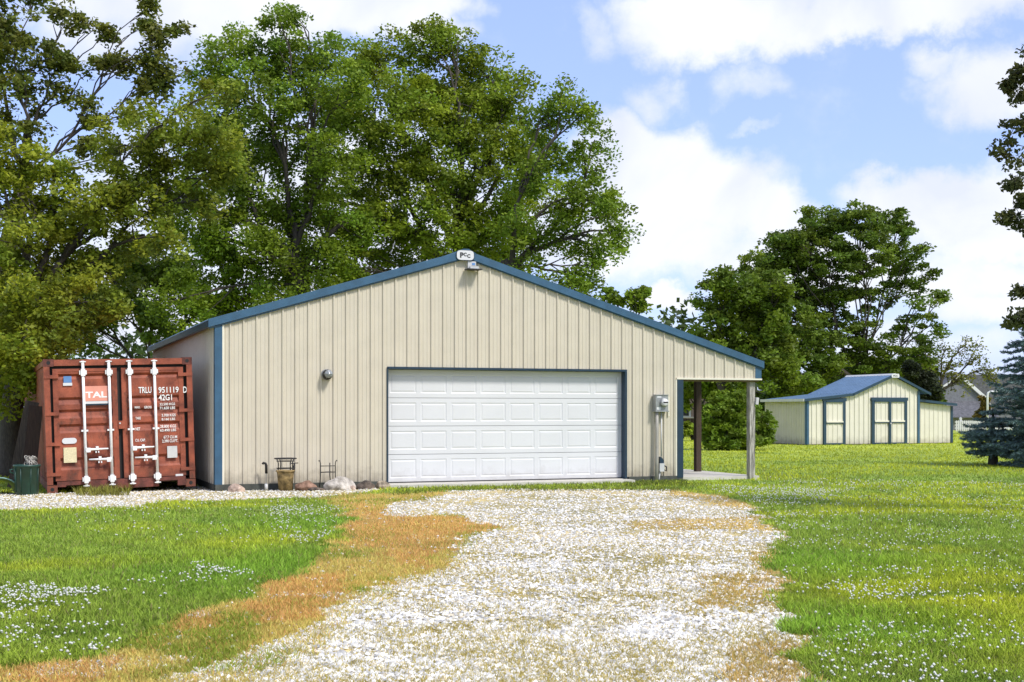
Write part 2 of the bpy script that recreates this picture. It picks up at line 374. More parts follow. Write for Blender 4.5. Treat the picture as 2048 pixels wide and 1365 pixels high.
def in_building(X, Y):
    b = (X>-5.55)&(X<3.7)&(Y>-.06)&(Y<10.5)
    b |= (X>3.6)&(X<5.4)&(Y>0)&(Y<10.4)
    b |= (X>-2.6)&(X<2.5)&(Y>-.3)&(Y<0)
    return b

# ------------------------------------------------------------------ setting: ground, gravel
def ground_mat():
    m = mat('lawn', (.13,.21,.022), .95, .25, .35, .6, 25, col2=(.21,.29,.03), fine=(9,.28), attr='Col'); return m
def gzf(X, Y): return GZ+(fbm(X,Y,.5,2)-.5)*.05*(np.clip(-.8-Y,0,1.2)/1.2)*(Y>-25)
def ground_sheet():
    # fine grid near the camera, coarse to the horizon
    xs = np.concatenate([np.array([-600,-300,-150,-80,-45,-28]), np.arange(-22,14.01,.16), np.array([18,24,32,44,60,90,150,300,600])])
    ys = np.concatenate([np.array([-120,-60,-35,-28]), np.arange(-23,1.01,.16), np.array([3,6,10,15,22,32,45,60,90,150,300,700])])
    X, Y = np.meshgrid(xs, ys); nx, ny = len(xs), len(ys)
    V = np.stack([X.ravel(), Y.ravel(), np.full(X.size, GZ)], 1)
    V[:,2] = gzf(V[:,0],V[:,1])
    i = np.arange(ny-1)[:,None]*nx+np.arange(nx-1)[None,:]
    fc = np.stack([i, i+1, i+1+nx, i+nx], -1).reshape(-1,4)
    cx = V[fc].mean(1)[:,:2]; g, s, d, o, dr = zones(cx[:,0], cx[:,1])
    col = np.tile([1.0,1.0,1.0], (len(fc),1))
    ff_ = np.clip((cx[:,1]-2)/20,0,1)[:,None]; col = col*(1-ff_)+np.array([1.9,1.55,1.1])*ff_; col[d] = [2.2,1.1,2.2]; col[o] = [2.5,1.05,2.2]; col[g|s] = [2.5,1.4,6]; col[dr] = [2.6,1.3,3.5]
    return npmesh('ground', V, 4, ground_mat(), col=col, faces=fc)
gr = ground_sheet(); gr['kind'] = 'structure'

def rand_ground(n, umax=.62, ymin=862, ymax=1700, zmin=None):
    """random ground points, evenly spread over what is seen from the drive"""
    py = HY + (ymin-HY) + (ymax-ymin)*rng.random(n); u = (rng.random(n)*2-1)*umax
    Z = (CAM.z-GZ)*F/(py-HY); X = u*Z
    return CAM.x+X*CT+Z*ST, CAM.y-X*ST+Z*CT, Z

# gravel stones ---------------------------------------------------
def fine_(X, Y): return fbm(X,Y,2.4,2)
def stones(n, label, seed, size=(.008,.022)):
    X, Y, Z = rand_ground(n, .5, 968, 1450)
    g, s, d, o, dr = zones(X, Y)
    den = fbm(X,Y,2.2,0)
    keep = (g & ~dr & (rng.random(n) < np.clip((den-.22)*3.4,0.32,1)*np.where(Y<-11,.78,.92))) | (g & dr & (rng.random(n)<.25)) | (s & (den>.22)) | (d & (rng.random(n)<.015+.30*(fine_(X,Y)>.55)*(Y<-13)))
    keep &= ~in_building(X,Y)
    X, Y, Z = X[keep], Y[keep], Z[keep]; n = len(X)
    r = size[0]+(size[1]-size[0])*rng.random(n)**2; r = np.maximum(r, Z*.0007*(.7+.6*rng.random(n)))
    oct_ = np.array([[1,0,0],[0,1,0],[-1,0,0],[0,-1,0],[0,0,1],[0,0,-1]], float)
    P = oct_[None]*(1+.45*(rng.random((n,6,1))-.5))*np.stack([r*(.8+.7*rng.random(n)), r*(.8+.5*rng.random(n)), r*(.45+.35*rng.random(n))],1)[:,None,:]
    P = P + (rng.random((n,6,3))-.5)*r[:,None,None]*.5
    a = rng.random(n)*6.28; ca, sa = np.cos(a), np.sin(a)
    Q = np.empty_like(P); Q[...,0] = P[...,0]*ca[:,None]-P[...,1]*sa[:,None]; Q[...,1] = P[...,0]*sa[:,None]+P[...,1]*ca[:,None]; Q[...,2] = P[...,2]
    Q += np.stack([X, Y, gzf(X,Y)+r*.25], 1)[:,None,:]
    T = np.array([[0,1,4],[1,2,4],[2,3,4],[3,0,4],[1,0,5],[2,1,5],[3,2,5],[0,3,5]])[:4]
    fc = (np.arange(n)[:,None,None]*6+T[None]).reshape(-1,3)
    b = .44+.42*rng.random(n)**.8; b[rng.random(n)<.22] *= .6
    b = b*1.06; col = np.stack([b*1.0, b*.965, b*.875],1); tn = rng.random(n)<.14; col[tn] *= [1,.9,.72]
    o = npmesh('gravel', Q.reshape(-1,3), 3, MT['stone'], col=np.repeat(col,4,0), faces=fc)
    o['kind'] = 'stuff'; o['label'] = label; o['category'] = 'gravel'
stones(400000, 'white crushed stone gravel of the driveway and along the garage base', 1)

# grass blades ----------------------------------------------------
def blades(name, X, Y, Z, h, wd, col, label, cat, lean=.5):
    n = len(X); a = rng.random(n)*6.28; b = rng.random(n)*6.28
    base = np.stack([X,Y,gzf(X,Y)-.003],1)
    side = np.stack([np.cos(a), np.sin(a), np.zeros(n)],1)*wd[:,None]/2
    ln = (rng.random(n)**.7)*lean; tip = np.stack([np.cos(b)*ln*h, np.sin(b)*ln*h, h*(1-.3*ln)],1)
    mid = tip*.55; mid[:,2] = tip[:,2]*.68
    V = np.stack([base-side, base+side, base+mid+side*.75, base+tip, base+mid-side*.75],1).reshape(-1,3)
    o = npmesh(name, V, 5, MT['blade'], col=col)
    o['kind'] = 'stuff'; o['label'] = label; o['category'] = cat
    return o
def grass():
    X, Y, Z = rand_ground(840000, .64, 868, 1440)
    g, s, d, o, dr = zones(X, Y); ib = in_building(X, Y)
    n = len(X); r = rng.random(n); big = fbm(X,Y,.35,0); mid = fbm(X,Y,1.6,1); fine = fbm(X,Y,6,2)
    lawn = ~(g|s|d|o|dr|ib)
    # lawn blades
    k = lawn & (r < .97)
    x,y,z = X[k],Y[k],Z[k]; m = k.sum(); bb, mm, ff, rr = big[k], mid[k], fine[k], rng.random(m)
    h = (.030+.045*rr)*(.7+.9*np.clip(mm-.25,0,1)); wd = np.maximum(.0045+.004*rng.random(m), z*.00062)
    h = np.maximum(h, z*.0012)
    base = np.array([.26,.355,.045]); yel = np.array([.46,.50,.035]); dk = np.array([.13,.215,.02]); lush = np.array([.23,.40,.04])
    t = np.clip((bb-.42)*4+(z-14)/26,0,1)[:,None]; col = base*(1-t)+yel*t
    t2 = np.clip((.46-mm)*5,0,1)[:,None]*.8; col = col*(1-t2)+dk*t2
    # lusher tufts by the gravel edge
    e1 = gp(1640,1130); e2 = gp(1700,1260); e3 = gp(560,1140); e4 = gp(680,1050)
    lu = np.zeros(m)
    for e, rad in ((e1,1.3),(e2,1.1),(e3,1.7),(e4,1.8)): lu = np.maximum(lu, np.clip(1.2-np.hypot(x-e.x,y-e.y)/rad,0,1))
    lu = (np.clip(lu*(.5+1.2*mm),0,1)*.8)[:,None]; col = col*(1-lu)+lush*lu; h = h*(1+.5*lu[:,0])
    far_ = np.clip((z-22)/20,0,1); col *= ((.5+1.0*rr)*(1-far_)+(.85+.3*rr)*far_)[:,None]; col *= (.72+.6*ff*1.0)[:,None]; dry = rng.random(m) < .07*(1-far_); col[dry] = np.array([.36,.32,.12])*(.6+.5*rng.random((dry.sum(),1)))
    blades('lawn_grass', x,y,z,h,wd,col,'green mown lawn grass around the drive and out to the sheds','grass',1.0)
    # dead and drying grass
    k = (((d|o)&(~g|(rng.random(n)<.35)))|dr) & ~ib & (r<.97)
    x,y,z = X[k],Y[k],Z[k]; m = k.sum(); rr = rng.random(m); oo = o[k]; mm = mid[k]; rrr = dr[k]
    oo = rng.random(m) < np.where(oo, .72, .16); h = (.02+.04*rr); h = np.maximum(h, z*.0014); wd = np.maximum(.0035+.003*rng.random(m), z*.0005)
    col = np.tile([.60,.50,.13],(m,1)); col[oo] = [.64,.38,.13]
    gt = np.clip((mm-.45)*7,0,1)[:,None]*(~oo[:,None]); col = col*(1-gt)+np.array([.27,.34,.04])*gt
    fo = np.clip((mm-.45)*5,0,1)[:,None]*oo[:,None]*.5; col = col*(1-fo)+np.array([.52,.36,.09])*fo
    col[rrr] = np.array([.58,.40,.13]); col *= (.65+.7*rr)[:,None]
    keep = ~rrr | (rng.random(m)<.32)
    blades('dry_grass', x[keep],y[keep],z[keep],h[keep],wd[keep],col[keep],'orange and straw coloured dead grass along the left of the drive','dry grass',1.0)
    # weeds among the gravel
    prob = np.clip((fbm(X,Y,2.2,1)-.36)*4,0,1)*(.22+.75*np.clip((-6-Y)/9,0,1)) + .06
    edge = s*(.35*(fine>.5))
    k = ((g & (r<prob)) | (s & (r<edge+.10))) & ~ib
    x,y,z = X[k],Y[k],Z[k]; m = k.sum(); rr = rng.random(m)
    h = np.maximum(.014+.028*rr, z*.0012); wd = np.maximum(.003+.003*rng.random(m), z*.0005)
    c1 = np.array([.60,.47,.15]); c2 = np.array([.30,.27,.055]); t = rng.random((m,1)); t = t*.7; col = (c1*(1-t**.8)+c2*t**.8)*(.7+.6*rr)[:,None]
    blades('gravel_weeds', x,y,z,h,wd,col,'sparse yellowing weeds growing through the white gravel','weeds',1.1)
grass()

# strip of weeds/grass along the apron and tufts
def tuft_patch(polys, n, hh, cols, name, label):
    XX, YY = [], []
    for p in polys:
        q = gpoly(p); lo, hi = q.min(0), q.max(0)
        x = lo[0]+(hi[0]-lo[0])*rng.random(n); y = lo[1]+(hi[1]-lo[1])*rng.random(n); k = inside(q,x,y) & (fbm(x,y,5,0)>.42)
        XX.append(x[k]); YY.append(y[k])
    x = np.concatenate(XX); y = np.concatenate(YY); m = len(x); k = ~in_building(x,y); x, y = x[k], y[k]; m = len(x)
    rr = rng.random(m); h = hh*(.5+.8*rr); wd = np.full(m,.011); t = rng.random((m,1))
    col = (np.array(cols[0])*(1-t)+np.array(cols[1])*t)*(.6+.7*rr)[:,None]
    blades(name, x,y,np.full(m,22.),h,wd,col,label,'weeds',.9)
tuft_patch([[(800,972),(1360,962),(1420,972),(1360,984),(900,984),(780,992)], [(1250,960),(1370,956),(1375,970),(1250,974)]], 9000, .06, [(.08,.15,.02),(.24,.24,.05)], 'apron_weeds', 'green and straw weeds in front of the garage door slab')
tuft_patch([[(160,970),(255,975),(260,992),(150,994)]], 2600, .17, [(.30,.30,.05),(.20,.20,.05)], 'tall_weeds', 'yellowish tall weeds under the container doors')

# white clover flowers --------------------------------------------
def clover():
    P = []
    def pat(poly, n):
        py = [p[1] for p in poly]; q = gpoly(poly); k = 0
        x = q[:,0].min()+(np.ptp(q[:,0]))*rng.random(n*6); y = q[:,1].min()+np.ptp(q[:,1])*rng.random(n*6)
        kk = inside(q,x,y) & (fbm(x,y,1.5,1)+.25*rng.random(len(x))>.60); P.append(np.stack([x[kk],y[kk]],1)[:int(n*.75)])
    pat([(0,1180),(150,1190),(400,1130),(520,1160),(520,1200),(330,1240),(150,1240),(0,1260)], 420)
    pat([(60,1180),(230,1190),(240,1225),(60,1215)], 200)
    pat([(540,1010),(690,1020),(690,1060),(620,1100),(540,1080)], 420)
    pat([(0,1240),(260,1260),(230,1330),(0,1330)], 160)
    pat([(150,1005),(640,1003),(560,1100),(150,1080)], 260)
    pat([(1400,975),(1700,985),(1660,1070),(1560,1080),(1500,1010)], 900)
    pat([(1560,1150),(1700,1130),(1900,1160),(1880,1210),(1600,1210)], 240)
    pat([(1620,1280),(1900,1220),(2048,1260),(2100,1420),(1640,1420)], 420)
    pat([(1500,960),(2048,970),(2048,1080),(1600,1040)], 900)
    pat([(1560,1060),(2048,1060),(2100,1420),(1660,1420)], 700)
    P = np.concatenate(P); n = len(P); g, s, d, o, dr = zones(P[:,0],P[:,1]); P = P[~(g|s|d|o)]; n = len(P)
    Z = (P[:,0]-CAM.x)*ST+(P[:,1]-CAM.y)*CT
    r = np.maximum(.007+.006*rng.random(n), Z*.0006)
    oct_ = np.array([[1,0,0],[0,1,0],[-1,0,0],[0,-1,0],[0,0,1],[0,0,-1]], float)
    Q = oct_[None]*r[:,None,None]*(1+.4*(rng.random((n,6,1))-.5)); Q[...,2] *= .8
    Q += np.stack([P[:,0],P[:,1],gzf(P[:,0],P[:,1])+.035+.035*rng.random(n)],1)[:,None,:]
    T = np.array([[0,1,4],[1,2,4],[2,3,4],[3,0,4],[1,0,5],[2,1,5],[3,2,5],[0,3,5]])
    fc = (np.arange(n)[:,None,None]*6+T[None]).reshape(-1,3)
    o = npmesh('clover_flowers', Q.reshape(-1,3), 3, MT['petal'], col=np.repeat(np.ones((n,3))*(.8+.2*rng.random((n,1))),8,0), faces=fc)
    o['kind'] = 'stuff'; o['label'] = 'white clover blossoms scattered in the lawn'; o['category'] = 'clover'
clover()

# ------------------------------------------------------------------ the garage
XL, XR, XE = -5.50, 3.60, 5.36            # left corner, right corner of the closed part, end of the lean-to
DG = 10.3
PX, PZ = fp(930, 503); _, ELZ = fp(425, 640); ERX, ERZ = fp(1522, 724)
XLO = XL-.10
def roofz(x, *_): return ELZ+(PZ-ELZ)*(x-XLO)/(PX-XLO) if x < PX else PZ+(ERZ-PZ)*(x-PX)/(ERX-PX)
DX0, DZT = fp(774, 735)[0], fp(1010, 738)[1]; DX1 = fp(1252, 742)[0]
BZ = fp(1352, 757)[1]                      # underside of the lean-to front
def garage():
    G = thing('garage', 'large cream metal garage with blue trim, white roll-up door and open lean-to', 'garage')
    mb = MB()
    def zb(x, mid): return BZ if mid > XR else (DZT if DX0 < mid < DX1 else .03)
    def zt(x, mid): return max(zb(x,mid), roofz(x)-.10)
    rib_sheet(mb, XL+.12, XE-.02, zb, zt, 0, brk=(DX0,DX1,XR,PX), phase=fs(487)[0])
    mb.build('front_wall', MT['cream'], G)
    mb = MB(); rib_sheet(mb, .05, DG, lambda a,m: .03, lambda a,m: ELZ-.03, XL, axis='y'); mb.build('side_wall', MT['cream'], G)
    mb = MB(); rib_sheet(mb, .02, DG, lambda a,m: .03, lambda a,m: roofz(XR)-.06, XR, out=1, axis='y'); mb.build('side_wall', MT['cream'], G)
    mb = MB(); rib_sheet(mb, XL, XR, lambda a,m: .03, lambda a,m: roofz(a)-.06, DG, out=1, brk=(PX,)); mb.build('back_wall', MT['cream'], G)
    # skirt board and slab
    for q in ((XL-.005,DX0-.02,-.035,.02,.045),(DX1+.05,XR+.02,-.03,.02,.035),(XL-.03,XL+.02,.021,DG,.045)): MB().box(q[0],q[1],q[2],q[3],GZ-.05,q[4]).build('skirt_board', MT['skirt'], G)
    mb = MB(); mb.box(XL+.05,XR-.02,.03,DG-.05,GZ-.1,-.002).box(XR-.02,XE+.1,.12,DG-.05,GZ-.1,-.006); mb.build('floor_slab', MT['conc'], G)
    # roof: two folded metal sheets with ribs
    for (a, b, nm) in ((XLO-.03, PX, 'l'), (PX, ERX+.03, 'r')):
        mb = MB(); za, zc = roofz(a), roofz(b); th = .035
        mb.prism([(a,za-th),(b,zc-th),(b,zc),(a,za)], -.06, DG+.15)
        q = -.05
        while q < DG+.1:
            mb.bar((a,q,za+.006),(b,q,zc+.006),.03,.018); q += .2286
        mb.build('roof_panel', MT['blueroof'], G)
    # ridge cap
    mb = MB(); sL = (PZ-ELZ)/(PX-XLO); sR = (PZ-ERZ)/(ERX-PX)
    mb.prism([(PX-.2,PZ-.2*sL+.012),(PX+.2,PZ-.2*sR+.012),(PX+.05,PZ+.035),(PX-.05,PZ+.035)], -.085, DG+.17); mb.build('ridge_cap', MT['blue'], G)
    # rake trim on the front, with a small lip under it
    for (a, b) in ((XLO-.03, PX), (PX, ERX+.03)):
        mb = MB(); za, zc = roofz(a), roofz(b); y0, y1 = -.078, -.012
        mb.prism([(a,za-.125),(b,zc-.125),(b,zc+.012),(a,za+.012)], y0, y1)
        mb.prism([(a+.02,za-.15),(b,zc-.15),(b,zc-.127),(a+.02,za-.127)], -.045, -.02)
        mb.build('rake_trim', MT['blue'], G)
    # eave trim along the left side and the right side
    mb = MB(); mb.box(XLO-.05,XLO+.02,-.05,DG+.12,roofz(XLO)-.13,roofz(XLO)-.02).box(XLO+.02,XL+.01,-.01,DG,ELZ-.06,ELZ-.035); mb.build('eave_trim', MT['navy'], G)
    mb = MB(); mb.box(ERX-.02,ERX+.03,-.01,DG+.12,ERZ-.16,ERZ-.04); mb.build('eave_trim', MT['blue'], G)
    # corner trims
    a = fs(429)[0]; b = fs(444)[0]
    mb = MB(); mb.box(a,b,-.034,.0,.045,roofz(a)-.135).box(a,a+.02,.0,.10,.045,roofz(a)-.14); mb.build('corner_trim', MT['blue'], G)
    mb = MB(); mb.box(b+.001,b+.03,-.03,.0,.045,roofz(b)-.14); mb.build('trim_edge', MT['creamtrim'], G)
    a = fs(1353)[0]; b = fs(1365)[0]
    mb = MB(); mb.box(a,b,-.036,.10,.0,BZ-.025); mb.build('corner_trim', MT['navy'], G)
    mb = MB(); mb.box(a-.03,a-.001,-.028,.0,.03,BZ-.02); mb.build('trim_edge', MT['creamtrim'], G)
    a = fs(1509)[0]; b = fs(1521)[0]
    mb = MB(); mb.box(a,b,-.036,.06,BZ+.012,roofz(a)-.14); mb.build('corner_trim', MT['blue'], G)
    mb = MB(); mb.box(fs(1352)[0],b+.01,-.042,.02,BZ-.022,BZ+.01); mb.build('bottom_flashing', MT['creamtrim'], G)
    # lean-to: header boards, purlins, posts
    mb = MB(); mb.box(XR+.05,XE+.02,.03,.07,BZ-.06,BZ+.16); mb.build('header_board', MT['beam'], G)
    mb = MB(); mb.box(XE-.06,XE-.02,.08,DG,BZ+.06,BZ+.28); mb.build('header_board', MT['beam'], G)
    for q in (2.15, 4.3, 6.45, 8.6, 10.15):
        mb = MB(); mb.bar((XR+.03,q+.1,roofz(XR)-.20),(XE-.07,q+.1,roofz(XE)-.20),.04,.14,up=(0,0,1)); mb.build('rafter', MT['beam'], G)
    for q in (0.12, 2.2, 4.4, 6.6, 8.8):
        xc = fs(1508)[0] if q < 1 else XE-.16
        mb = MB(); mb.box(xc-.062,xc+.062,q-.06,q+.062,GZ-.1,BZ-.0 if q < 1 else BZ+.1)
        mb.build('post', MT['wood'] if q < 1 else MT['wooddark'], G)
    # door opening: reveal, blue trim
    R = .15
    mb = MB(); t = .028
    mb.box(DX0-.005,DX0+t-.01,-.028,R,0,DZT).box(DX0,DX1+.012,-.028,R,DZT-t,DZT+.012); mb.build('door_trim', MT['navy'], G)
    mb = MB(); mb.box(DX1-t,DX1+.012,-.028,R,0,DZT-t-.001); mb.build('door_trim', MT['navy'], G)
    # sectional door: four sections, each with eight raised panels
    D = MB().box(DX0+t,DX1-t,R+.045,R+.07,.0,DZT-t).build('garage_door', MT['white'], G)
    n = 4; h = (DZT-t-.004)/n; W0, W1 = DX0+t-.005, DX1-t
    for i in range(n):
        z0 = .004+i*h; z1 = z0+h-.008; mb = MB(); y = R; cols = 8; st = .075; gap = .085
        pw = (W1-W0-2*st-(cols-1)*gap)/cols; zs0, zs1 = z0+.085, z1-.085
        xs = [W0]
        for c in range(cols): xs += [W0+st+c*(pw+gap), W0+st+c*(pw+gap)+pw]
        xs.append(W1)
        def q4(xa,xb,za,zc,ya=y): mb.add([(xa,ya,za),(xb,ya,za),(xb,ya,zc),(xa,ya,zc)],[(0,1,2,3)])
        q4(W0,W1,z0,zs0); q4(W0,W1,zs1,z1)
        for k in range(0,len(xs),2): q4(xs[k],xs[k+1],zs0,zs1)
        for c in range(cols):
            xa, xb = xs[1+2*c], xs[2+2*c]
            loops = []
            for (ins, dy) in ((0,0),(.012,.007),(.022,.007),(.045,.001)):
                loops.append([(xa+ins,y+dy,zs0+ins),(xb-ins,y+dy,zs0+ins),(xb-ins,y+dy,zs1-ins),(xa+ins,y+dy,zs1-ins)])
            vs = sum(loops, []); fc = []
            for l in range(3):
                for e in range(4): fc.append((l*4+e,l*4+(e+1)%4,(l+1)*4+(e+1)%4,(l+1)*4+e))
            fc.append((12,13,14,15)); mb.add(vs, fc)
        mb.add([(W0,y,z1),(W1,y,z1),(W1,y+.045,z1),(W0,y+.045,z1),(W0,y,z0),(W1,y,z0),(W1,y+.045,z0),(W0,y+.045,z0)],[(0,1,2,3),(4,7,6,5)])
        mb.build('door_section', MT['white'], D)
    MB().box(DX0+t,DX1-t,R-.005,R+.03,-.004,.018).build('bottom_seal', MT['black'], D)
    # oval badge on the peak
    cx_, cz_ = fp(930.5,511,-.09); w_, h_ = .165, .088; pts = []
    for (sx, sz) in ((1,-1),(1,1),(-1,1),(-1,-1)):
        for k in range(4):
            a = math.radians({(1,-1):270,(1,1):0,(-1,1):90,(-1,-1):180}[(sx,sz)]+k*30)
            pts.append((cx_+sx*(w_-.07)+.07*math.cos(a), cz_+sz*(h_-.055)*1+.055*math.sin(a)))
    Bd = MB().prism(pts, -.100, -.086).build('badge', MT['white'], G)
    big = [(cx_+(x-cx_)*1.07, cz_+(z-cz_)*1.1) for x, z in pts]
    MB().prism(big, -.095, -.082).build('badge_rim', MT['navy'], Bd)
    text('P', cx_-.105, cz_-.05, .07, .10, -.1005, MT['letterk'], Bd, bold=.05)
    text('C', cx_-.035, cz_-.022, .06, .07, -.1005, MT['letterk'], Bd, bold=.05)
    text('C', cx_+.032, cz_-.048, .065, .07, -.1005, MT['letterk'], Bd, bold=.05)
    return G
garage()
o = MB().box(DX0-.05, DX1+.05, -.30, .03+.11, GZ-.08, -.012).build('apron', MT['conc']); o['kind'] = 'structure'

# fixtures on the wall
def lamp_round():
    x, z = fp(652,750); t = thing('wall_lamp', 'round glass jar lamp on the cream wall left of the garage door', 'lamp', (x,-.03,z))
    MB().lathe([(.10,0),(.10,.02),(.085,.035)], 20, axis='y').build('base', MT['grey'], t, True)
    MB().lathe([(.085,.035),(.092,.06),(.092,.10),(.082,.115)], 20, axis='y').build('rim', MT['iron'], t, True)
    MB().lathe([(.075,.112),(.072,.14),(.055,.168),(.03,.182),(.0,.186)], 20, axis='y', c=(.012,0,.01)).build('globe', MT['glass'], t, True)
    mb = MB()
    for a in range(0,180,60):
        pts = [(.012+math.cos(math.radians(a))*.085*math.cos(q), -.11-.085*math.sin(q), .01+math.sin(math.radians(a))*.085*math.cos(q)) for q in np.linspace(0,math.pi,9)]
        mb.tube(pts, .005, 5)
    mb.build('guard', MT['grey'], t)
lamp_round()
def flood():
    x, z = fp(942,532); t = thing('flood_light', 'white flood light with a flat hood on the gable under the peak', 'lamp', (x,-.02,z))
    MB().box(-.085,.075,-.05,0,-.05,.075).build('wall_box', MT['white'], t)
    MB().box(-.005,.055,-.054,-.0505,.005,.045).build('sensor', MT['stkblue'], t)
    mb = MB(); mb.prism([(-.09,-.075),(.09,-.075),(.07,-.02),(-.05,-.02)], -.17, -.051); mb.build('lamp_head', MT['grey'], t)
    MB().box(-.14,.14,-.22,.0,-.092,-.0755).build('hood', MT['iron'], t)
    MB().box(-.08,.08,-.174,-.1705,-.07,-.03).build('lens', MT['ltgrey'], t)
flood()
def meter():
    x0, z1 = fp(1304,791); x1, z0 = fp(1334,822); xg = fs(1306)[0]
    t = thing('electric_meter', 'grey electric meter box with round glass dial and conduit, right of the garage door', 'electric meter', (x0,-.02,0))
    W = x1-x0
    bx = MB().box(0,W*.82,-.14,0,z0,z1).box(-.0,W*.84,-.155,.0,z1,z1+.012).box(-.01,W*.86,-.16,0,z0-.02,z0).build('meter_box', MT['grey'], t)
    MB().box(.03,.12,-.143,-.1405,z1-.05,z1-.02).build('label', MT['white'], bx); MB().box(.02,.11,-.143,-.1405,z0+.02,z0+.07).build('label', MT['white'], bx)
    cx_ = W*.52; cz_ = (z0+z1)/2+.01
    MB().lathe([(.085,.14),(.085,.16),(.078,.17)], 20, (cx_,0,cz_), 'y').build('dial_ring', MT['grey'], bx, True)
    MB().lathe([(.075,.165),(.075,.21),(.06,.225),(.0,.228)], 20, (cx_,0,cz_), 'y').build('dial', MT['ltgrey'], bx, True)
    MB().box(-.05+cx_,cx_+.05,-.231,-.2285,cz_-.012,cz_+.015).build('dial_plate', MT['iron'], bx)
    MB().tube([(.055,-.08,z0-.02),(.055,-.08,.9),(.05,-.09,.4),(.02,-.13,GZ-.02)], .034, 10).build('conduit', MT['pvc'], t, True)
    MB().tube([(.17,-.05,z0-.02),(.17,-.05,.42)], .014, 8).build('conduit', MT['ltgrey'], t, True)
    MB().box(W*1.02,W*1.10,-.02,0,z0-.1,z1-.03).build('cover_strip', MT['creamtrim'], t)
    zb_ = .15; q = MB().box(.10,.20,-.12,-.02,zb_-.02,zb_+.14).build('junction_box', MT['ltgrey'], t)
    MB().prism([(.115,zb_+.141),(.20,zb_+.141),(.20,zb_+.20),(.15,zb_+.26),(.115,zb_+.27)], -.10,-.03).build('splice_cap', MT['navy'], q)
    MB().tube([(.205,-.07,zb_+.02),(.26,-.09,zb_-.01),(.26,-.09,zb_+.07),(.205,-.07,zb_+.10)], .014, 8).build('cable', MT['black'], q, True)
    MB().tube([(.13,-.07,zb_-.02),(.11,-.07,.02),(.10,-.07,GZ-.02)], .016, 8).build('conduit', MT['ltgrey'], q, True)
meter()
p = at(1516,802,26.0)
t = thing('utility_box', 'small white box fixed high on the grey front post of the lean-to', 'box', (fs(1508)[0]+.075, .06, p.z), (0,.12,0))
MB().box(-.01,.05,-.04,.04,-.07,.07).build('case', MT['white'], t); MB().box(.052,.058,-.03,.03,-.05,.05).build('cover', MT['ltgrey'], t)

# ------------------------------------------------------------------ things at the foot of the wall
def rock(px, py, w, h, label, m, seed, y=-.35, dz=0):
    x, z = fp(px, py, y); t = bpy.data.meshes.new('rock')
    import bmesh
    bm = bmesh.new(); bmesh.ops.create_icosphere(bm, subdivisions=4, radius=1)
    r = random.Random(seed); off = Vector((r.random()*50, r.random()*50, 0))
    cuts = [(Vector((r.uniform(-1,1), r.uniform(-1,1), r.uniform(-.2,1))).normalized(), r.uniform(.55,.85)) for _ in range(9)]
    for v in bm.verts:
        p = v.co.copy()
        for nrm, d in cuts:
            e = p.dot(nrm)-d
            if e > 0: p -= nrm*e*.85
        p *= 1+.10*mnoise.noise(p*2.2+off)+.035*mnoise.noise(p*7+off)
        v.co = Vector((p.x*w/2, p.y*w*.38, p.z*h*.62+h*.28))
    bm.to_mesh(t); bm.free(); t.polygons.foreach_set('use_smooth',[True]*len(t.polygons)); t.materials.append(m)
    o = bpy.data.objects.new('rock', t); C.objects.link(o); o.location = (x, y, GZ+dz); tag(o, label, 'rock', 'rocks along the foot of the garage wall')
rk1 = mat('rock_pinkish', (.30,.21,.16), .9, .4, 9, .8, 30, col2=(.50,.38,.30)); rk2 = mat('rock_rust_brown', (.14,.075,.045), .9, .4, 9, .8, 30, col2=(.27,.16,.11))
rk3 = mat('rock_grey', (.26,.23,.19), .9, .35, 7, .8, 30, col2=(.47,.43,.38)); rk4 = mat('rock_dark', (.035,.028,.022), .9, .5, 9, .9, 30, col2=(.12,.09,.07))
rock(475,976,.33,.17,'pinkish mottled rock nearest the blue left corner trim',rk1,1)
rock(612,976,.42,.22,'rust brown rock right beside the tan pot',rk2,3)
rock(678,978,.62,.27,'largest grey rock under the black wire plant stand',rk3,5,-.40)
rock(705,979,.13,.10,'small pale rock wedged between the big grey rock and the dark rock',rk1,8,-.5)
rock(729,975,.38,.17,'low dark brown rock right of the big grey rock',rk4,9,-.32)
rock(764,974,.30,.16,'brown speckled rock at the left foot of the garage door',mat('rock_speckled', (.12,.09,.06), .9,.5,14,.8,30,col2=(.32,.26,.19)),12,-.30)
rock(632,979,.34,.08,'flat dark stone lying in front of the rust brown rock',rk4,17,-.45)
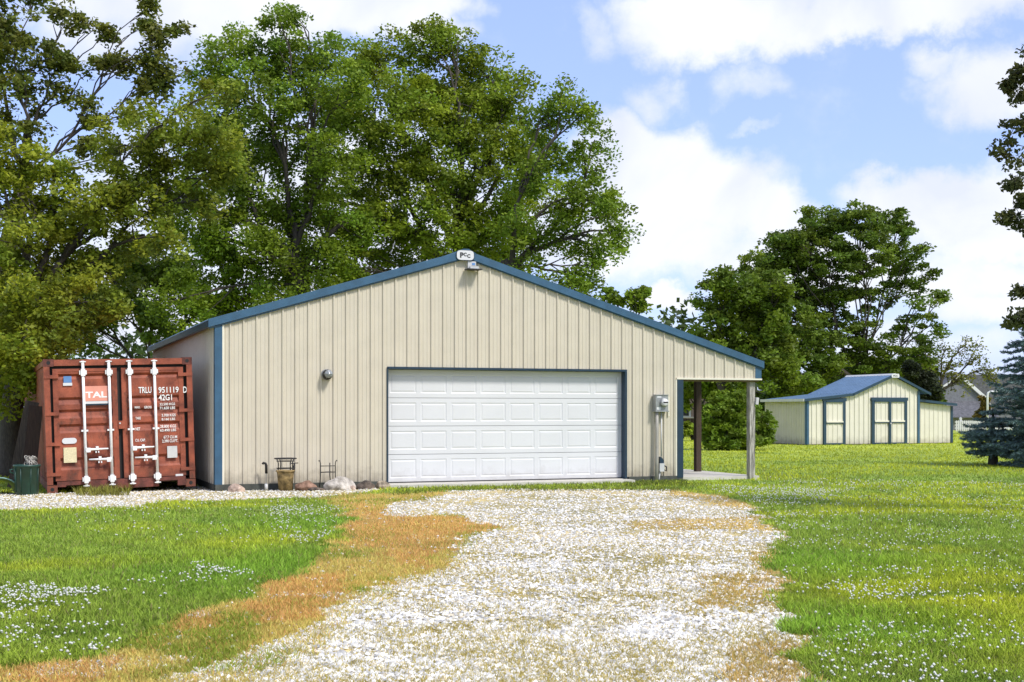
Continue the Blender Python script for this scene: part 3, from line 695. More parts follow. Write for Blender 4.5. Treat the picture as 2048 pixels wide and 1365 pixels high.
def pot():
    x, z = fp(570,960,-.3); t = thing('plant_pot', 'mottled tan bucket-shaped pot by the garage wall', 'pot', (x,-.34,GZ))
    MB().lathe([(.115,0),(.145,.30),(.155,.335),(.165,.335),(.165,.36),(.145,.36),(.135,.31),(.0,.30)], 24).build('pot_body', MT['pot'], t, True)
    x2 = x; s = thing('wire_stand', 'round wire plant stand upside down on the tan pot', 'plant stand', (x2,-.34,GZ+.363))
    mb = MB()
    def ring(r, z, rad=.009): mb.tube([(r*math.cos(a), r*math.sin(a), z) for a in np.linspace(0,2*math.pi,25)], rad, 6, False)
    ring(.185,.20,.012); mb.build('top_ring', MT['iron'], s, True); mb = MB(); ring(.145,.03); ring(.15,.155,.007); mb.build('hoop', MT['iron'], s, True)
    for a in (0.4,1.97,3.54,5.11):
        MB().tube([(.15*math.cos(a),.15*math.sin(a),.0),(.145*math.cos(a),.145*math.sin(a),.12),(.18*math.cos(a),.18*math.sin(a),.20)],.009,6).build('leg', MT['iron'], s, True)
    x3, z3 = fp(589,940,-.3); t3 = thing('garden_tool', 'short black hand tool leaning between the tan pot and the wall', 'hand tool', (x3,-.2,GZ))
    MB().tube([(-.03,-.10,.30),(0,-.07,.40),(.015,-.02,.47)],[.02,.022,.014],8).build('grip', MT['black'], t3, True)
    MB().tube([(-.04,-.12,0),(-.03,-.10,.30)],.009,6).build('shaft', MT['iron'], t3, True)
    MB().tube([(-.04,.0,.47),(.09,.02,.475)],.009,6).build('crossbar', MT['iron'], t3, True)
pot()
def standpipe():
    x, z = fp(532,945,-.15); t = thing('standpipe', 'short black standpipe with a hooked top by the garage wall, left of the tan pot', 'standpipe', (x,-.18,GZ))
    MB().tube([(0,0,.0),(0,0,.12)],.03,10).build('sleeve', MT['ltgrey'], t, True)
    MB().tube([(0,0,.12),(0,0,.32),(0,0,.33)],[.011,.011,.02],10).build('riser', MT['ltgrey'], t, True)
    MB().tube([(0,0,.30),(0,0,.44),(-.015,0,.475),(-.05,-.01,.485),(-.07,-.01,.465)],[.024,.024,.022,.022,.02],10).build('head', MT['black'], t, True)
standpipe()
def plant_stand():
    x, z = fp(641,950,-.30); t = thing('plant_stand', 'black wire frame plant stand standing behind the largest grey rock', 'plant stand', (x,-.30,GZ))
    W = .30; D_ = .14
    for (xx, yy, zb) in ((0,0,0),(W-.035,0,.0),(W-.10,D_,0)):
        hk = [] if yy > 0 else [(xx+(-.01 if xx < .1 else .01),yy,.50),(xx+(-.02 if xx < .1 else .02),yy,.52),(xx+(-.035 if xx<.1 else .035),yy,.505)]
        MB().tube([(xx-.02 if xx<.1 else xx+.02,yy,zb),(xx,yy,.25),(xx,yy,.47)]+hk,.0085,6).build('leg', MT['iron'], t, True)
    MB().tube([(0,0,.42),(W-.03,0,.42)],.008,6).build('crossbar', MT['iron'], t, True)
    MB().tube([(0,0,.31),(W-.03,0,.31),(W-.10,D_,.31),(0,0,.31)],.009,6).build('crossbar', MT['iron'], t, True)
plant_stand()

# ------------------------------------------------------------------ shipping container
def container():
    o0 = gp(95,988); W, H, LN = 2.44, 2.255, 12.1
    roll = -math.radians(1.75)
    T = thing('shipping_container', 'rust red steel shipping container with white lock bars, doors facing the drive', 'container', (o0.x,o0.y,GZ+.0), (0,roll,math.radians(1.1)))
    R = MT['red']; K = MT['reddark']
    def fx(px, py):   # photo column/row -> local x,z on the door face
        x, z = fp(px, py, o0.y); dx, dz = x-o0.x, z-GZ; c, s = math.cos(-roll), math.sin(-roll)
        return dx*c+dz*s, -dx*s+dz*c
    pw = .095
    for a in (0, W-pw): MB().box(a,a+pw,0,.10,.14,H-.12).build('corner_post', R, T)
    for a in (0, W-.16):
        for (y0, y1) in ((-.004,.18),(LN-.18,LN)):
            for (z0, z1, m) in ((0,.13,R),(H-.125,H,K)):
                c = MB().box(a-.003,a+.163,y0,y1,z0,z1).build('corner_casting', m, T)
                yy = y0-.001 if y0 < 1 else y1+.001
                MB().lathe([(.0,0),(.032,0),(.032,.003)], 14, (a+.08,yy+.0015,(z0+z1)/2), 'y').build('casting_hole', MT['black'], c)
    MB().box(.165,W-.165,0,.10,H-.115,H-.012).build('door_header', R, T)
    mb = MB(); mb.box(.16,.30,.0,.10,.10,.19).box(.30,.62,0,.10,.125,.19).box(.62,W-.62,0,.10,.03,.19).box(W-.62,W-.30,0,.10,.125,.19).box(W-.30,W-.165,0,.10,.03,.19); mb.build('door_sill', K, T)
    mb = MB(); mb.box(.01,.07,.10,LN-.1,.02,.16).box(W-.07,W-.01,.10,LN-.1,.02,.16).box(.01,.06,.1,LN-.1,H-.1,H-.01).box(W-.06,W-.01,.1,LN-.1,H-.1,H-.01); mb.build('side_rail', R, T)
    # corrugated side walls
    for (xx, out) in ((.03,-1),(W-.03,1)):
        mb = MB(); y = .10; P = [(y,0)]
        while y < LN-.3: P += [(y+.07,0),(y+.138,.036),(y+.208,.036),(y+.276,0)]; y += .276
        P.append((LN-.1,0))
        for (a,da),(b,db) in zip(P,P[1:]): mb.add([(xx-out*(.036-da),a,.16),(xx-out*(.036-db),b,.16),(xx-out*(.036-db),b,H-.10),(xx-out*(.036-da),a,H-.10)],[(0,1,2,3)])
        mb.build('side_wall', R, T)
    MB().box(.05,W-.05,.1,LN-.1,H-.05,H-.02).build('roof', R, T)
    MB().box(.05,W-.05,LN-.08,LN-.03,.1,H-.1).build('end_wall', R, T)
    MB().box(.07,W-.07,.1,LN-.1,.10,.15).build('floor', MT['wooddark'], T)
    MB().box(.10,W-.10,.085,.095,.19,H-.115).build('door_gasket', MT['black'], T)
    zb, zt = .20, H-.165; mid = fx(238,735)[0]
    doors = []
    for (x0, x1, side) in ((pw+.045, mid-.035, 0), (mid+.035, W-pw-.055, 1)):
        # horizontally corrugated leaf: profile runs bottom to top
        zz = [zb]
        bands = [(.10,.20),(.40,.475),(.525,.60),(.645,.70)] if side == 0 else [(.10,.20),(.42,.49),(.53,.60),(.66,.715)]
        Hh = zt-zb; prof = [(zb,.03)]
        bands = sorted([(.115,.205),(.445,.505),(.575,.635),(.70,.745),(.925,.955)])
        for (a, b) in bands:
            prof += [(zb+Hh*(a-.02),.03),(zb+Hh*a,.055),(zb+Hh*(b-.02),.072),(zb+Hh*b,.03)]
        prof.append((zt,.03))
        fr = .085; mb = MB()
        for (za,ya),(zc,yc) in zip(prof,prof[1:]): mb.add([(x0+fr,ya,za),(x1-fr,ya,za),(x1-fr,yc,zc),(x0+fr,yc,zc)],[(0,1,2,3)])
        mb.box(x0,x0+fr,.022,.08,zb,zt).box(x1-fr,x1,.022,.08,zb,zt).box(x0+fr,x1-fr,.022,.08,zb,zb+.05).box(x0+fr,x1-fr,.022,.08,zt-.05,zt)
        d = mb.build('door', R, T); doors.append(d)
        for q in (.06,.33,.60,.93):          # hinges wrap the post
            z = zb+(zt-zb)*q; mb = MB()
            if side == 0: mb.box(-.004,x0+.09,-.012,.02,z-.028,z+.028)
            else: mb.box(x1-.09,W+.004,-.012,.02,z-.028,z+.028)
            mb.build('hinge', R, d)
        bars = (fx(165,722)[0],fx(217,722)[0]) if side == 0 else (fx(258,722)[0],fx(308,722)[0])
        for bi, bx in enumerate(bars):
            b = MB().tube([(bx,-.035,.13),(bx,-.035,H-.075)],.0235,10).build('lock_bar', MT['whitebar'], d, True)
            for z in (.21, H-.235):
                mb = MB(); mb.box(bx-.06,bx+.06,-.045,.022,z-.035,z+.035).box(bx-.035,bx+.035,-.066,-.045,z-.06,z+.06); mb.build('bar_guide', MT['whitebar'], b)
            MB().box(bx-.055,bx+.055,-.04,.03,1.02,1.05).build('bar_guide', MT['whitebar'], b)
            for (z, s_) in ((.115,-1),(H-.065,1)):
                mb = MB(); mb.box(bx-.022,bx+.022,-.05,.0,z-.028,z+.028).box(bx-.05,bx+.05,-.058,.0,z+s_*.012-.008,z+s_*.012+.008); mb.build('cam_keeper', MT['whitebar'], b)
        for k, (bx, z, dr) in enumerate(((bars[0],fx(190,899)[1],1),(bars[1],fx(200,919)[1],-1))):
            a, e = bx, bx+dr*.37
            hnd = MB().tube([(a,-.05,z-.02*(1-k)),(a+dr*.09,-.06,z),(e,-.06,z+.005)],[.024,.022,.012],8).build('handle', MT['whitebar'], d, True)
            MB().box(a+dr*.045-.035,a+dr*.045+.035,-.085,-.03,z-.045,z+.03).build('handle_hub', MT['whitebar'], hnd)
            mc = a+dr*.19; MB().box(mc-.022,mc+.022,-.075,.02,z-.012,z+.05).box(mc-.03,mc-.012,-.07,.02,z-.06,z-.03).box(mc+.012,mc+.03,-.07,.02,z-.06,z-.03).build('handle_catch', MT['whitebar'], hnd)
    MB().box(mid-.035,mid+.07,-.004,.02,fx(240,858)[1],fx(240,842)[1]).build('lock_box', R, doors[1])
    MB().lathe([(0,0),(.014,0),(.014,.008),(0,.01)],12,(mid-.012,-.006,fx(240,847)[1]),'y').build('lock_cap', MT['white'], doors[1])
    # plates and stickers on the left leaf
    def plate(px0,py0,px1,py1,m,d,name='sticker',y0=.010,y1=.021):
        (xa,zc),(xb,_) = fx(px0,py0),fx(px1,py0); za = fx(px0,py1)[1]
        return MB().box(xa,xb,y0,y1,za,zc).build(name,m,d), xa, xb, za, zc
    P_, xa, xb, za, zc = plate(168,773,217,803,MT['pink'],doors[0],'sign_plate',-.008,.0)
    text('TAL', xa+.02, za+.055, xb-xa-.05, .105, -.0085, MT['letter'], P_, bold=.03)
    plate(168,803.5,218,808.5,MT['white'],doors[0],'sign_rail',-.012,.01)
    plate(169,809,217,811.5,MT['navy'],doors[0],'sign_rail',-.006,.01)
    s_, xa, xb, za, zc = plate(127,753,143,766,MT['stkblue'],doors[0]); plate(126,766.3,144.5,772,MT['white'],doors[0])
    xa, z1 = fx(124,877); xb, z0 = fx(154,887.5); r = (z1-z0)/2; zc = (z0+z1)/2
    pts = [(xb-r+r*math.cos(a),zc+r*math.sin(a)) for a in np.linspace(-math.pi/2,math.pi/2,9)]+[(xa+r-r*math.cos(a),zc-r*math.sin(a)) for a in np.linspace(-math.pi/2,math.pi/2,9)]
    MB().prism(pts,.010,.021).build('oval_plate', MT['white'], doors[0])
    plate(127,896,153,926.5,MT['stkyel'],doors[0]); 
    q_, xa, xb, za, zc = plate(335,893,355,916.5,MT['ltgrey'],doors[1])
    plate(352,949,367,957.5,MT['white'],doors[1])
    def wr(s, x0, y0, x1, y1, bold=.015):
        (xa, zc), (xb, _) = fx(x0,y0), fx(x1,y0); za = fx(x0,y1)[1]
        text(s, xa, za, xb-xa, zc-za, .0195, MT['letter'], doors[1], bold=bold, ext=.004)
    wr('TRLU',277.5,774.5,303.5,787); wr('951119',317.5,774.5,358,786.5); wr('D',367,773.5,374.5,786); wr('42G1',318,789.5,344.5,801.5)
    wr('MAX.',270,813,281,817.5); wr('GROSS',289,812.5,304,817.5); wr('32.500 KGS',320,806.5,351,811.5); wr('71.650 LBS',320,814,351,819.5)
    wr('TARE',271.5,834.5,282,839.5); wr('3.700 KGS',324,828.5,352,834); wr('8.160 LBS',324,836.5,351,841.5)
    wr('NET',271.5,855.5,281,861.5); wr('28.800 KGS',321,850.5,353,856.5); wr('63.490 LBS',321,858.5,353,864)
    wr('CU. CAP.',271,878.5,291.5,884); wr('67.7 CU.M',328,872,355,878); wr('2.390 CU.FT.',325,880,357,886)
container()
# rotted block under the raised corner
p = gp(378,975); o = MB().box(p.x-.10,p.x+.10,p.y+.05,p.y+.35,GZ-.02,GZ+.06).build('wood_block', MT['wooddark']); tag(o,'dark wooden block propping the right front corner of the red container','block')

# green bin with junk, wheelbarrow tray, boards beside the container
def bin_():
    b = gp(54,990); s = 21.6/F
    t = thing('garbage_can', 'dark green plastic garbage can beside the red container', 'garbage can', (b.x,b.y,GZ))
    MB().lathe([(.17,0),(.185,.02),(.205,.46),(.22,.47),(.22,.50),(.20,.50),(.195,.47),(.17,.06),(0,.05)],28).build('can_body', MT['green'], t, True)
    for a in (3.6,4.2,5.0,2.9,5.7): MB().tube([(.187*math.cos(a),.187*math.sin(a),.05),(.207*math.cos(a),.207*math.sin(a),.44)],.008,6).build('rib', MT['green'], t, True)
    MB().tube([(-.21,-.06,.43),(-.26,-.07,.42),(-.26,-.07,.38),(-.205,-.06,.36)],.012,6).build('handle', MT['green'], t, True)
    s_ = thing('twine_bundle', 'grey tangled bundle stuffed in the top of the green can', 'bundle', (b.x+.04,b.y,GZ+.46))
    r = random.Random(4); mb = MB()
    for _ in range(26):
        c = Vector((r.uniform(-.05,.08),r.uniform(-.06,.06),r.uniform(.04,.15))); q = r.uniform(.03,.06); ax = Vector((r.uniform(-1,1),r.uniform(-1,1),r.uniform(-1,1))).normalized(); bb = ax.orthogonal().normalized(); cc = ax.cross(bb)
        mb.tube([c+(bb*math.cos(a)+cc*math.sin(a))*q for a in np.linspace(0,6.28,12)],.006,4,False)
    mb.build('strands', MT['wood'], s_)
bin_()
def barrow():
    b = gp(-6,990); t = thing('wheelbarrow_tray', 'overturned dark green wheelbarrow tray at the left edge by the garbage can', 'wheelbarrow', (b.x,b.y,GZ), (0,0,.1))
    vs, fc = [], []; nu, nv = 14, 8
    for i in range(nu+1):
        for j in range(nv+1):
            a = math.pi*i/nu; rr = .33
            vs.append((rr*math.cos(a)*(1.0-.1*j/nv), -.18+.75*j/nv, .02+.27*math.sin(a)**.8*(1-.25*(j/nv))))
    for i in range(nu):
        for j in range(nv): q = i*(nv+1)+j; fc.append((q,q+1,q+nv+2,q+nv+1))
    MB().add(vs,fc).build('tray', MT['green'], t, True)
    MB().tube([(vs[i*(nv+1)][0],vs[i*(nv+1)][1],vs[i*(nv+1)][2]) for i in range(nu+1)],.013,8).build('rolled_rim', mat('worn_green_edge',(.12,.25,.22),.4,.2), t, True)
barrow()
for i,(px,pt,lean,m,lab) in enumerate(((63,812,.10,'wooddark','dark wide board leaning on the left side of the red container behind the green can'),(46,803,.26,'browngrey','brownish grey weathered board leaning left of the dark board by the red container'))):
    b = gp(px-8-10*i,980); z = at(px,pt,22.6).z
    t = thing('leaning_board', lab, 'board', (b.x,b.y+.35+.1*i,GZ))
    MB().bar((0,0,0),(lean+.05,.12,z-GZ),.24,.035,up=(0,1,0)).build('board', MT[m], t)
    MB().bar((.02,-.025,.3),(lean*.3+.1,-.01,.3+.02),.03,.012,up=(0,1,0)).build('cleat', MT['wood'], t)

# ------------------------------------------------------------------ the small shed far right
SO = at(1613, 891, 52.0); SY = SO.y
def shed():
    G = thing('shed', 'small cream shed with blue gabled roof and blue framed doors on the far lawn', 'shed', (0,0,0))
    F_ = lambda px,py,y0=SY: fp(px,py,y0)
    x0 = F_(1613,0)[0]; xm0 = F_(1705,0)[0]; xr = F_(1785,0)[0]; xm1 = F_(1838,0)[0]; xw1 = F_(1912,0)[0]
    zl0 = F_(1605,798)[1]; zl1 = F_(1705,787)[1]; zr = F_(1785,749)[1]; xe = F_(1856,0)[0]; ze = F_(1856,787)[1]; zw0 = F_(1840,799)[1]; zw1 = F_(1915,808)[1]
    D = 3.0; yw = SY+.25
    def top(x):
        if x < xm0: return zl0+(zl1-zl0)*(x-x0)/(xm0-x0)
        if x < xr: return zl1+(zr-zl1)*(x-xm0)/(xr-xm0)
        return zr+(ze-zr)*(x-xr)/(xe-xr)
    g0 = GZ+.03
    d1 = (F_(1645,0)[0], F_(1689,0)[0], F_(0,798)[1]+0); d1 = (d1[0], d1[1], F_(1665,798)[1]); d2 = (F_(1742,0)[0], F_(1812,0)[0], F_(1777,797)[1])
    mb = MB(); rib_sheet(mb, x0+.06, xm1-.06, lambda a,m: g0, lambda a,m: top(a)-.07, SY, brk=(xm0,xr), h=.03, rw=.085, tw=.045, minor=False); mb.build('front_wall', MT['creamshed'], G)
    mb = MB(); rib_sheet(mb, SY+.05, SY+D, lambda a,m: g0, lambda a,m: zl0-.05, x0, h=.045, pitch=.12, rw=.05, tw=.03, minor=False, axis='y'); mb.build('side_wall', MT['creamshed'], G)
    mb = MB(); mb.add([(xm0,SY+.03,zl1-.1),(xm0,SY+D,zl1-.1),(xm0,SY+D,zl1),(xm0,SY+.03,zl1)],[(0,1,2,3)]); mb.build('side_wall', MT['creamshed'], G)
    mb = MB(); rib_sheet(mb, SY+.05, SY+D, lambda a,m: g0, lambda a,m: top(xm1)-.07, xm1, out=1, h=.02, minor=False, axis='y'); mb.build('side_wall', MT['creamshed'], G)
    mb = MB(); rib_sheet(mb, x0, xw1, lambda a,m: g0, lambda a,m: (top(a)-.07 if m < xm1 else zw0+(zw1-zw0)*(a-xm1)/(xw1-xm1)-.08), SY+D, brk=(xm0,xr,xm1), out=1, h=.02, minor=False); mb.build('back_wall', MT['creamshed'], G)
    mb = MB(); rib_sheet(mb, xm1+.03, xw1-.08, lambda a,m: g0, lambda a,m: zw0+(zw1-zw0)*(a-xm1)/(xw1-xm1)-.10, yw, h=.02, rw=.05, tw=.03, minor=False, phase=.05); mb.build('wing_wall', MT['creamshed'], G)
    mb = MB(); rib_sheet(mb, yw+.05, SY+D, lambda a,m: g0, lambda a,m: zw1-.08, xw1, out=1, h=.02, minor=False, axis='y'); mb.build('wing_wall', MT['creamshed'], G)
    # roofs
    def roof(xa, za, xb, zb_, ya, yb, nm, ribs=True, m='blueroof'):
        mb = MB(); mb.prism([(xa,za-.03),(xb,zb_-.03),(xb,zb_),(xa,za)], ya, yb)
        q = ya+.05
        while ribs and q < yb: mb.bar((xa,q,za+.006),(xb,q,zb_+.006),.03,.02); q += .2286
        o = mb.build(nm, MT[m], G)
        mb = MB(); mb.prism([(xa,za-.09),(xb,zb_-.09),(xb,zb_+.012),(xa,za+.012)], ya-.03, ya-.002); mb.build('rake_trim', MT['slate'], o)
        return o
    mb = MB()
    roof(x0-.18, zl0-.02, xm0-.02, zl1-.01, SY-.12, SY+D+.1, 'lean_to_roof')
    MB().box(x0-.22,x0-.18,SY-.12,SY+D+.1,zl0-.11,zl0+.0).build('gutter', MT['ltgrey'], G)
    roof(xm0-.04, zl1, xr, zr, SY-.15, SY+D+.1, 'main_roof')
    roof(xr, zr, xe+.02, ze, SY-.15, SY+D+.1, 'main_roof')
    MB().prism([(xr-.13,zr-.045),(xr+.13,zr-.045),(xr+.03,zr+.03),(xr-.03,zr+.03)], SY-.17, SY+D+.12).build('ridge_cap', MT['ltgrey'], G)
    roof(xm1+.01, zw0, xw1+.10, zw1, yw-.18, SY+D+.1, 'wing_roof', m='slate')
    b = MB(); cx_ = xr; cz_ = zr-.075
    b.prism([(cx_-.17,cz_-.07),(cx_+.17,cz_-.07),(cx_+.20,cz_),(cx_+.17,cz_+.09),(cx_-.17,cz_+.09),(cx_-.20,cz_)], SY-.20, SY-.183); bo = b.build('badge', MT['white'], G)
    text('PCC', cx_-.11, cz_-.03, .22, .07, SY-.2015, MT['letterk'], bo, bold=.03)
    # corner trims
    for (xx, yy, zt_) in ((x0-.01,SY,top(x0)-.07),(xm1-.09,SY,top(xm1)-.09)):
        MB().box(xx,xx+.10,yy-.045,yy+.02,g0,zt_-.03).build('corner_trim', MT['blue'], G)
    MB().box(x0-.03,x0-.011,SY-.02,SY+.10,g0,zl0-.1).build('corner_trim', MT['blue'], G)
    MB().box(xw1-.08,xw1+.02,yw-.04,yw+.05,g0,zw1-.10).build('corner_trim', MT['slate'], G)
    mb = MB(); mb.box(x0-.03,xm1,SY-.02,SY+.02,GZ-.05,g0-.001).box(x0-.028,x0+.02,SY+.02,SY+D,GZ-.05,g0-.001).box(xm1,xw1,yw-.02,yw+.02,GZ-.05,g0-.001); mb.build('skid', MT['wooddark'], G)
    # doors
    def door(xa, xb, zt_, name):
        t = .13; y = SY-.05
        d = MB().box(xa,xa+t,y-.035,y+.03,GZ+.02,zt_).box(xb-t,xb,y-.035,y+.03,GZ+.02,zt_).box(xa-.04,xb+.04,y-.045,y+.03,zt_,zt_+.13).box(xa+t,xb-t,y-.03,y+.03,GZ+.02,GZ+.07).build(name, MT['slate'], G)
        return d, xa+t, xb-t, GZ+.07, zt_
    def leaf(d, xa, xb, za, zt_, knob):
        y = SY-.055; zm = za+(zt_-za)*.51
        mb = MB(); rib_sheet(mb, xa, xb, lambda a,m: za, lambda a,m: zt_-.0, y, h=.02, rw=.06, tw=.03, minor=False, pitch=.2286, phase=xa+.11); l = mb.build('door_leaf', MT['creamshed'], d)
        MB().box(xa,xb,y-.06,y,zt_-.05,zt_-.001).build('rail', MT['slate'], l)
        MB().box(xa,xb,y-.055,y-.0,zm-.03,zm+.03).build('rail', MT['creamtrim'], l)
        MB().box(xa,xb,y-.045,y-.0,zm-.075,zm-.031).build('rail', MT['slate'], l)
        MB().box(knob-.02,knob+.02,y-.075,y-.06,zm-.12,zm-.06).build('latch', MT['iron'], l)
    d, a, b2, za, zt_ = door(d1[0], d1[1], d1[2]-.10, 'single_door'); leaf(d, a, b2, za, zt_, b2-.02)
    d, a, b2, za, zt_ = door(d2[0], d2[1], d2[2]-.10, 'double_door'); mdl = (a+b2)/2
    MB().box(mdl-.05,mdl+.05,SY-.12,SY-.05,za,zt_).build('meeting_stile', MT['slate'], d)
    leaf(d, a, mdl-.05, za, zt_, mdl-.07); leaf(d, mdl+.05, b2, za, zt_, mdl+.07)
    MB().box(mdl+.0,mdl+.05,SY-.135,SY-.121,za+.76,za+.82).build('latch', MT['white'], d)
shed()

# ------------------------------------------------------------------ far houses, fences, pole
def camframe(px, Z, rot=0.0):
    """place a thing at a column and distance, its local x to the right of the view"""
    b = at(px, HY, Z); return (b.x, b.y, GZ), (0, 0, -TH+rot)
def house_r():
    Z = 92; s = Z/F; loc, rot = camframe(1918, Z, .10)
    G = thing('house', 'distant grey house with a white edged gable behind the picket fence at the right', 'house', loc, rot)
    zf = lambda py: (HY-py)*s+1.33-GZ
    xa, xb = -2.6, 2.0; zp = zf(752); zl = zf(800)
    MB().prism([(xa,0),(xb,0),(xb,zl),(0,zp),(xa,zl)], 0, 8).build('gable_wall', MT['siding'], G)
    for (x1_, z1_, x2_, z2_) in ((xa-.15,zl-.15,0,zp+.02),(0,zp+.02,xb+.15,zl-.1)):
        MB().bar((x1_,-.12,z1_),(x2_,-.12,z2_),.2,.22,up=(0,0,1)).build('rake_board', MT['white'], G)
        MB().bar((x1_,4,z1_+.15),(x2_,4,z2_+.17),8.4,.1,up=(0,0,1)).build('roof', MT['roofgrey'], G)
    # lower roof skirt in front and the main roof behind
    mb = MB(); mb.add([(xa-1,-2.2,zf(834)),(xb-.1,-2.2,zf(834)),(xb-.1,-.02,zf(803)),(xa-1,-.02,zf(803)),(xa-1,-2.2,zf(836)),(xb-.1,-2.2,zf(836)),(xb-.1,-.02,zf(806)),(xa-1,-.02,zf(806))],[(0,1,2,3),(7,6,5,4),(0,4,5,1),(1,5,6,2),(2,6,7,3),(3,7,4,0)]); mb.build('porch_roof', MT['roofgrey'], G)
    MB().box(xa-.8,xb-.3,-1.9,-.01,0,zf(836)).build('porch_wall', MT['siding'], G)
    mb = MB(); mb.prism([(0,zf(822)),(9,zf(822)),(9,zf(745)),(1.0,zf(745))], 5, 6.0); mb.build('main_roof', MT['roofgrey'], G)
    MB().box(0,9,5.2,12,0,zf(823)).build('wall', MT['siding'], G)
    MB().tube([(xb+.1,-.2,zl-.2),(xb+.25,-.15,zl-.5),(xb+.25,-.15,0)],.09,8).build('downspout', MT['white'], G)
house_r()
def house_l():
    Z = 78; s = Z/F; loc, rot = camframe(1370, Z, .05)
    G = thing('house', 'distant pinkish brick house seen under the lean-to roof', 'house', loc, rot)
    zf = lambda py: (HY-py)*s+1.33-GZ
    W = MB().box(-6,2.6,0,7,0,zf(762)).build('wall', MT['brick'], G)
    MB().prism([(-6.4,zf(764)),(3.0,zf(764)),(-1.7,zf(690))], -.4, 7.4).build('roof', MT['roofgrey'], G)
    w_ = MB().box(-1.3,.35,-.06,.02,zf(834),zf(814)).build('window', MT['white'], G)
    MB().box(-1.15,.22,-.075,-.061,zf(832),zf(816)).build('pane', MT['darkglass'], w_)
    MB().box(-1.4,1.0,-.12,-.0,zf(836.5),zf(834.2)).build('sill', MT['creamtrim'], w_)
house_l()
def board_fence():
    Z = 70; loc, rot = camframe(1385, Z, .0)
    G = thing('board_fence', 'dark board fence in front of the distant pinkish brick house', 'fence', loc, rot)
    s = Z/F; h = (HY-838)*s+1.33-GZ; mb = MB(); r = random.Random(3); x = -4
    while x < 3: mb.box(x,x+.14,0,.02,.02,h+r.uniform(-.02,.02)); x += .15
    mb.build('boards', MT['wooddark'], G)
    MB().box(-4,3,.021,.06,.2,.29).build('rail', MT['wooddark'], G); MB().box(-4,3,.021,.06,h-.25,h-.16).build('rail', MT['wooddark'], G)
board_fence()
def picket():
    Z = 82; s = Z/F; loc, rot = camframe(1912, Z, .06)
    G = thing('picket_fence', 'white picket fence between the shed and the blue spruces', 'fence', loc, rot)
    h = (CAM.z-GZ)-(841-HY)*s; mb = MB(); x = 0
    while x < 8: mb.prism([(x,.06),(x+.085,.06),(x+.085,h-.05),(x+.042,h),(x,h-.05)],0,.02); x += .125
    mb.build('pickets', MT['white'], G)
    for z in (.22, h*.55, h-.16): MB().box(-.05,8,.021,.06,z,z+.10).build('rail', MT['white'], G)
    for x in (.28, 2.6, 5.0, 7.4): MB().box(x,x+.13,.061,.18,0,h+.09).prism([(x-.03,h+.09),(x+.16,h+.09),(x+.065,h+.2)],.05,.19).build('post', MT['white'], G)
picket()
def pole():
    Z = 62; s = Z/F; loc, rot = camframe(1975, Z)
    t = thing('bent_pole', 'white metal pole with its top bent over to the right, beside the blue spruce', 'pole', loc, rot)
    h = (HY-784)*s+1.33-GZ
    MB().tube([(0,0,0),(0,0,h-.16),(.03,0,h-.05),(.12,0,h),(.5,0,h+.01)],.052,10).build('bent_tube', MT['steelpole'], t, True)
    MB().lathe([(.12,0),(.12,.04),(.06,.06)],12).build('foot_plate', MT['steelpole'], t)
pole()

# ------------------------------------------------------------------ trees
def leafcloud(name, cen, rad, nper, size, base, parent, origin, flat=.75, hue=.35, m='leaf', aspect=.55, droop=0.0, bright=.35):
    """leaf-sized faces in clusters: cen (n,3) cluster centres, rad (n) cluster radii"""
    n = len(cen); cnt = np.maximum(3, (nper*(.6+.8*rng.random(n))).astype(int)); idx = np.repeat(np.arange(n), cnt); m_ = len(idx)
    d = rng.normal(size=(m_,3)); d /= np.linalg.norm(d,axis=1)[:,None]; d *= (rng.random(m_)**.45)[:,None]
    P = cen[idx] + d*rad[idx][:,None]*np.array([1,1,flat])
    a = rng.normal(size=(m_,3)); a[:,2] = a[:,2]*.55-droop; a /= np.linalg.norm(a,axis=1)[:,None]
    b = rng.normal(size=(m_,3)); b -= (b*a).sum(1)[:,None]*a; b /= np.linalg.norm(b,axis=1)[:,None]
    s = (size*(.6+.8*rng.random(m_)))[:,None]
    V = np.stack([P-a*s*.5, P+b*s*aspect*.5, P+a*s*.5, P-b*s*aspect*.5],1)-np.array(origin)
    cb = (1-bright+2*bright*rng.random(n))[idx]*(.75+.5*rng.random(m_)); ch = (rng.random(n)*hue)[idx]+rng.random(m_)*.12
    col = np.array(base)[None]*cb[:,None]*np.stack([1+ch*1.2, 1+ch*.35, 1-ch*.3],1)
    return npmesh(name, V.reshape(-1,3), 4, MT[m], parent, col=col)

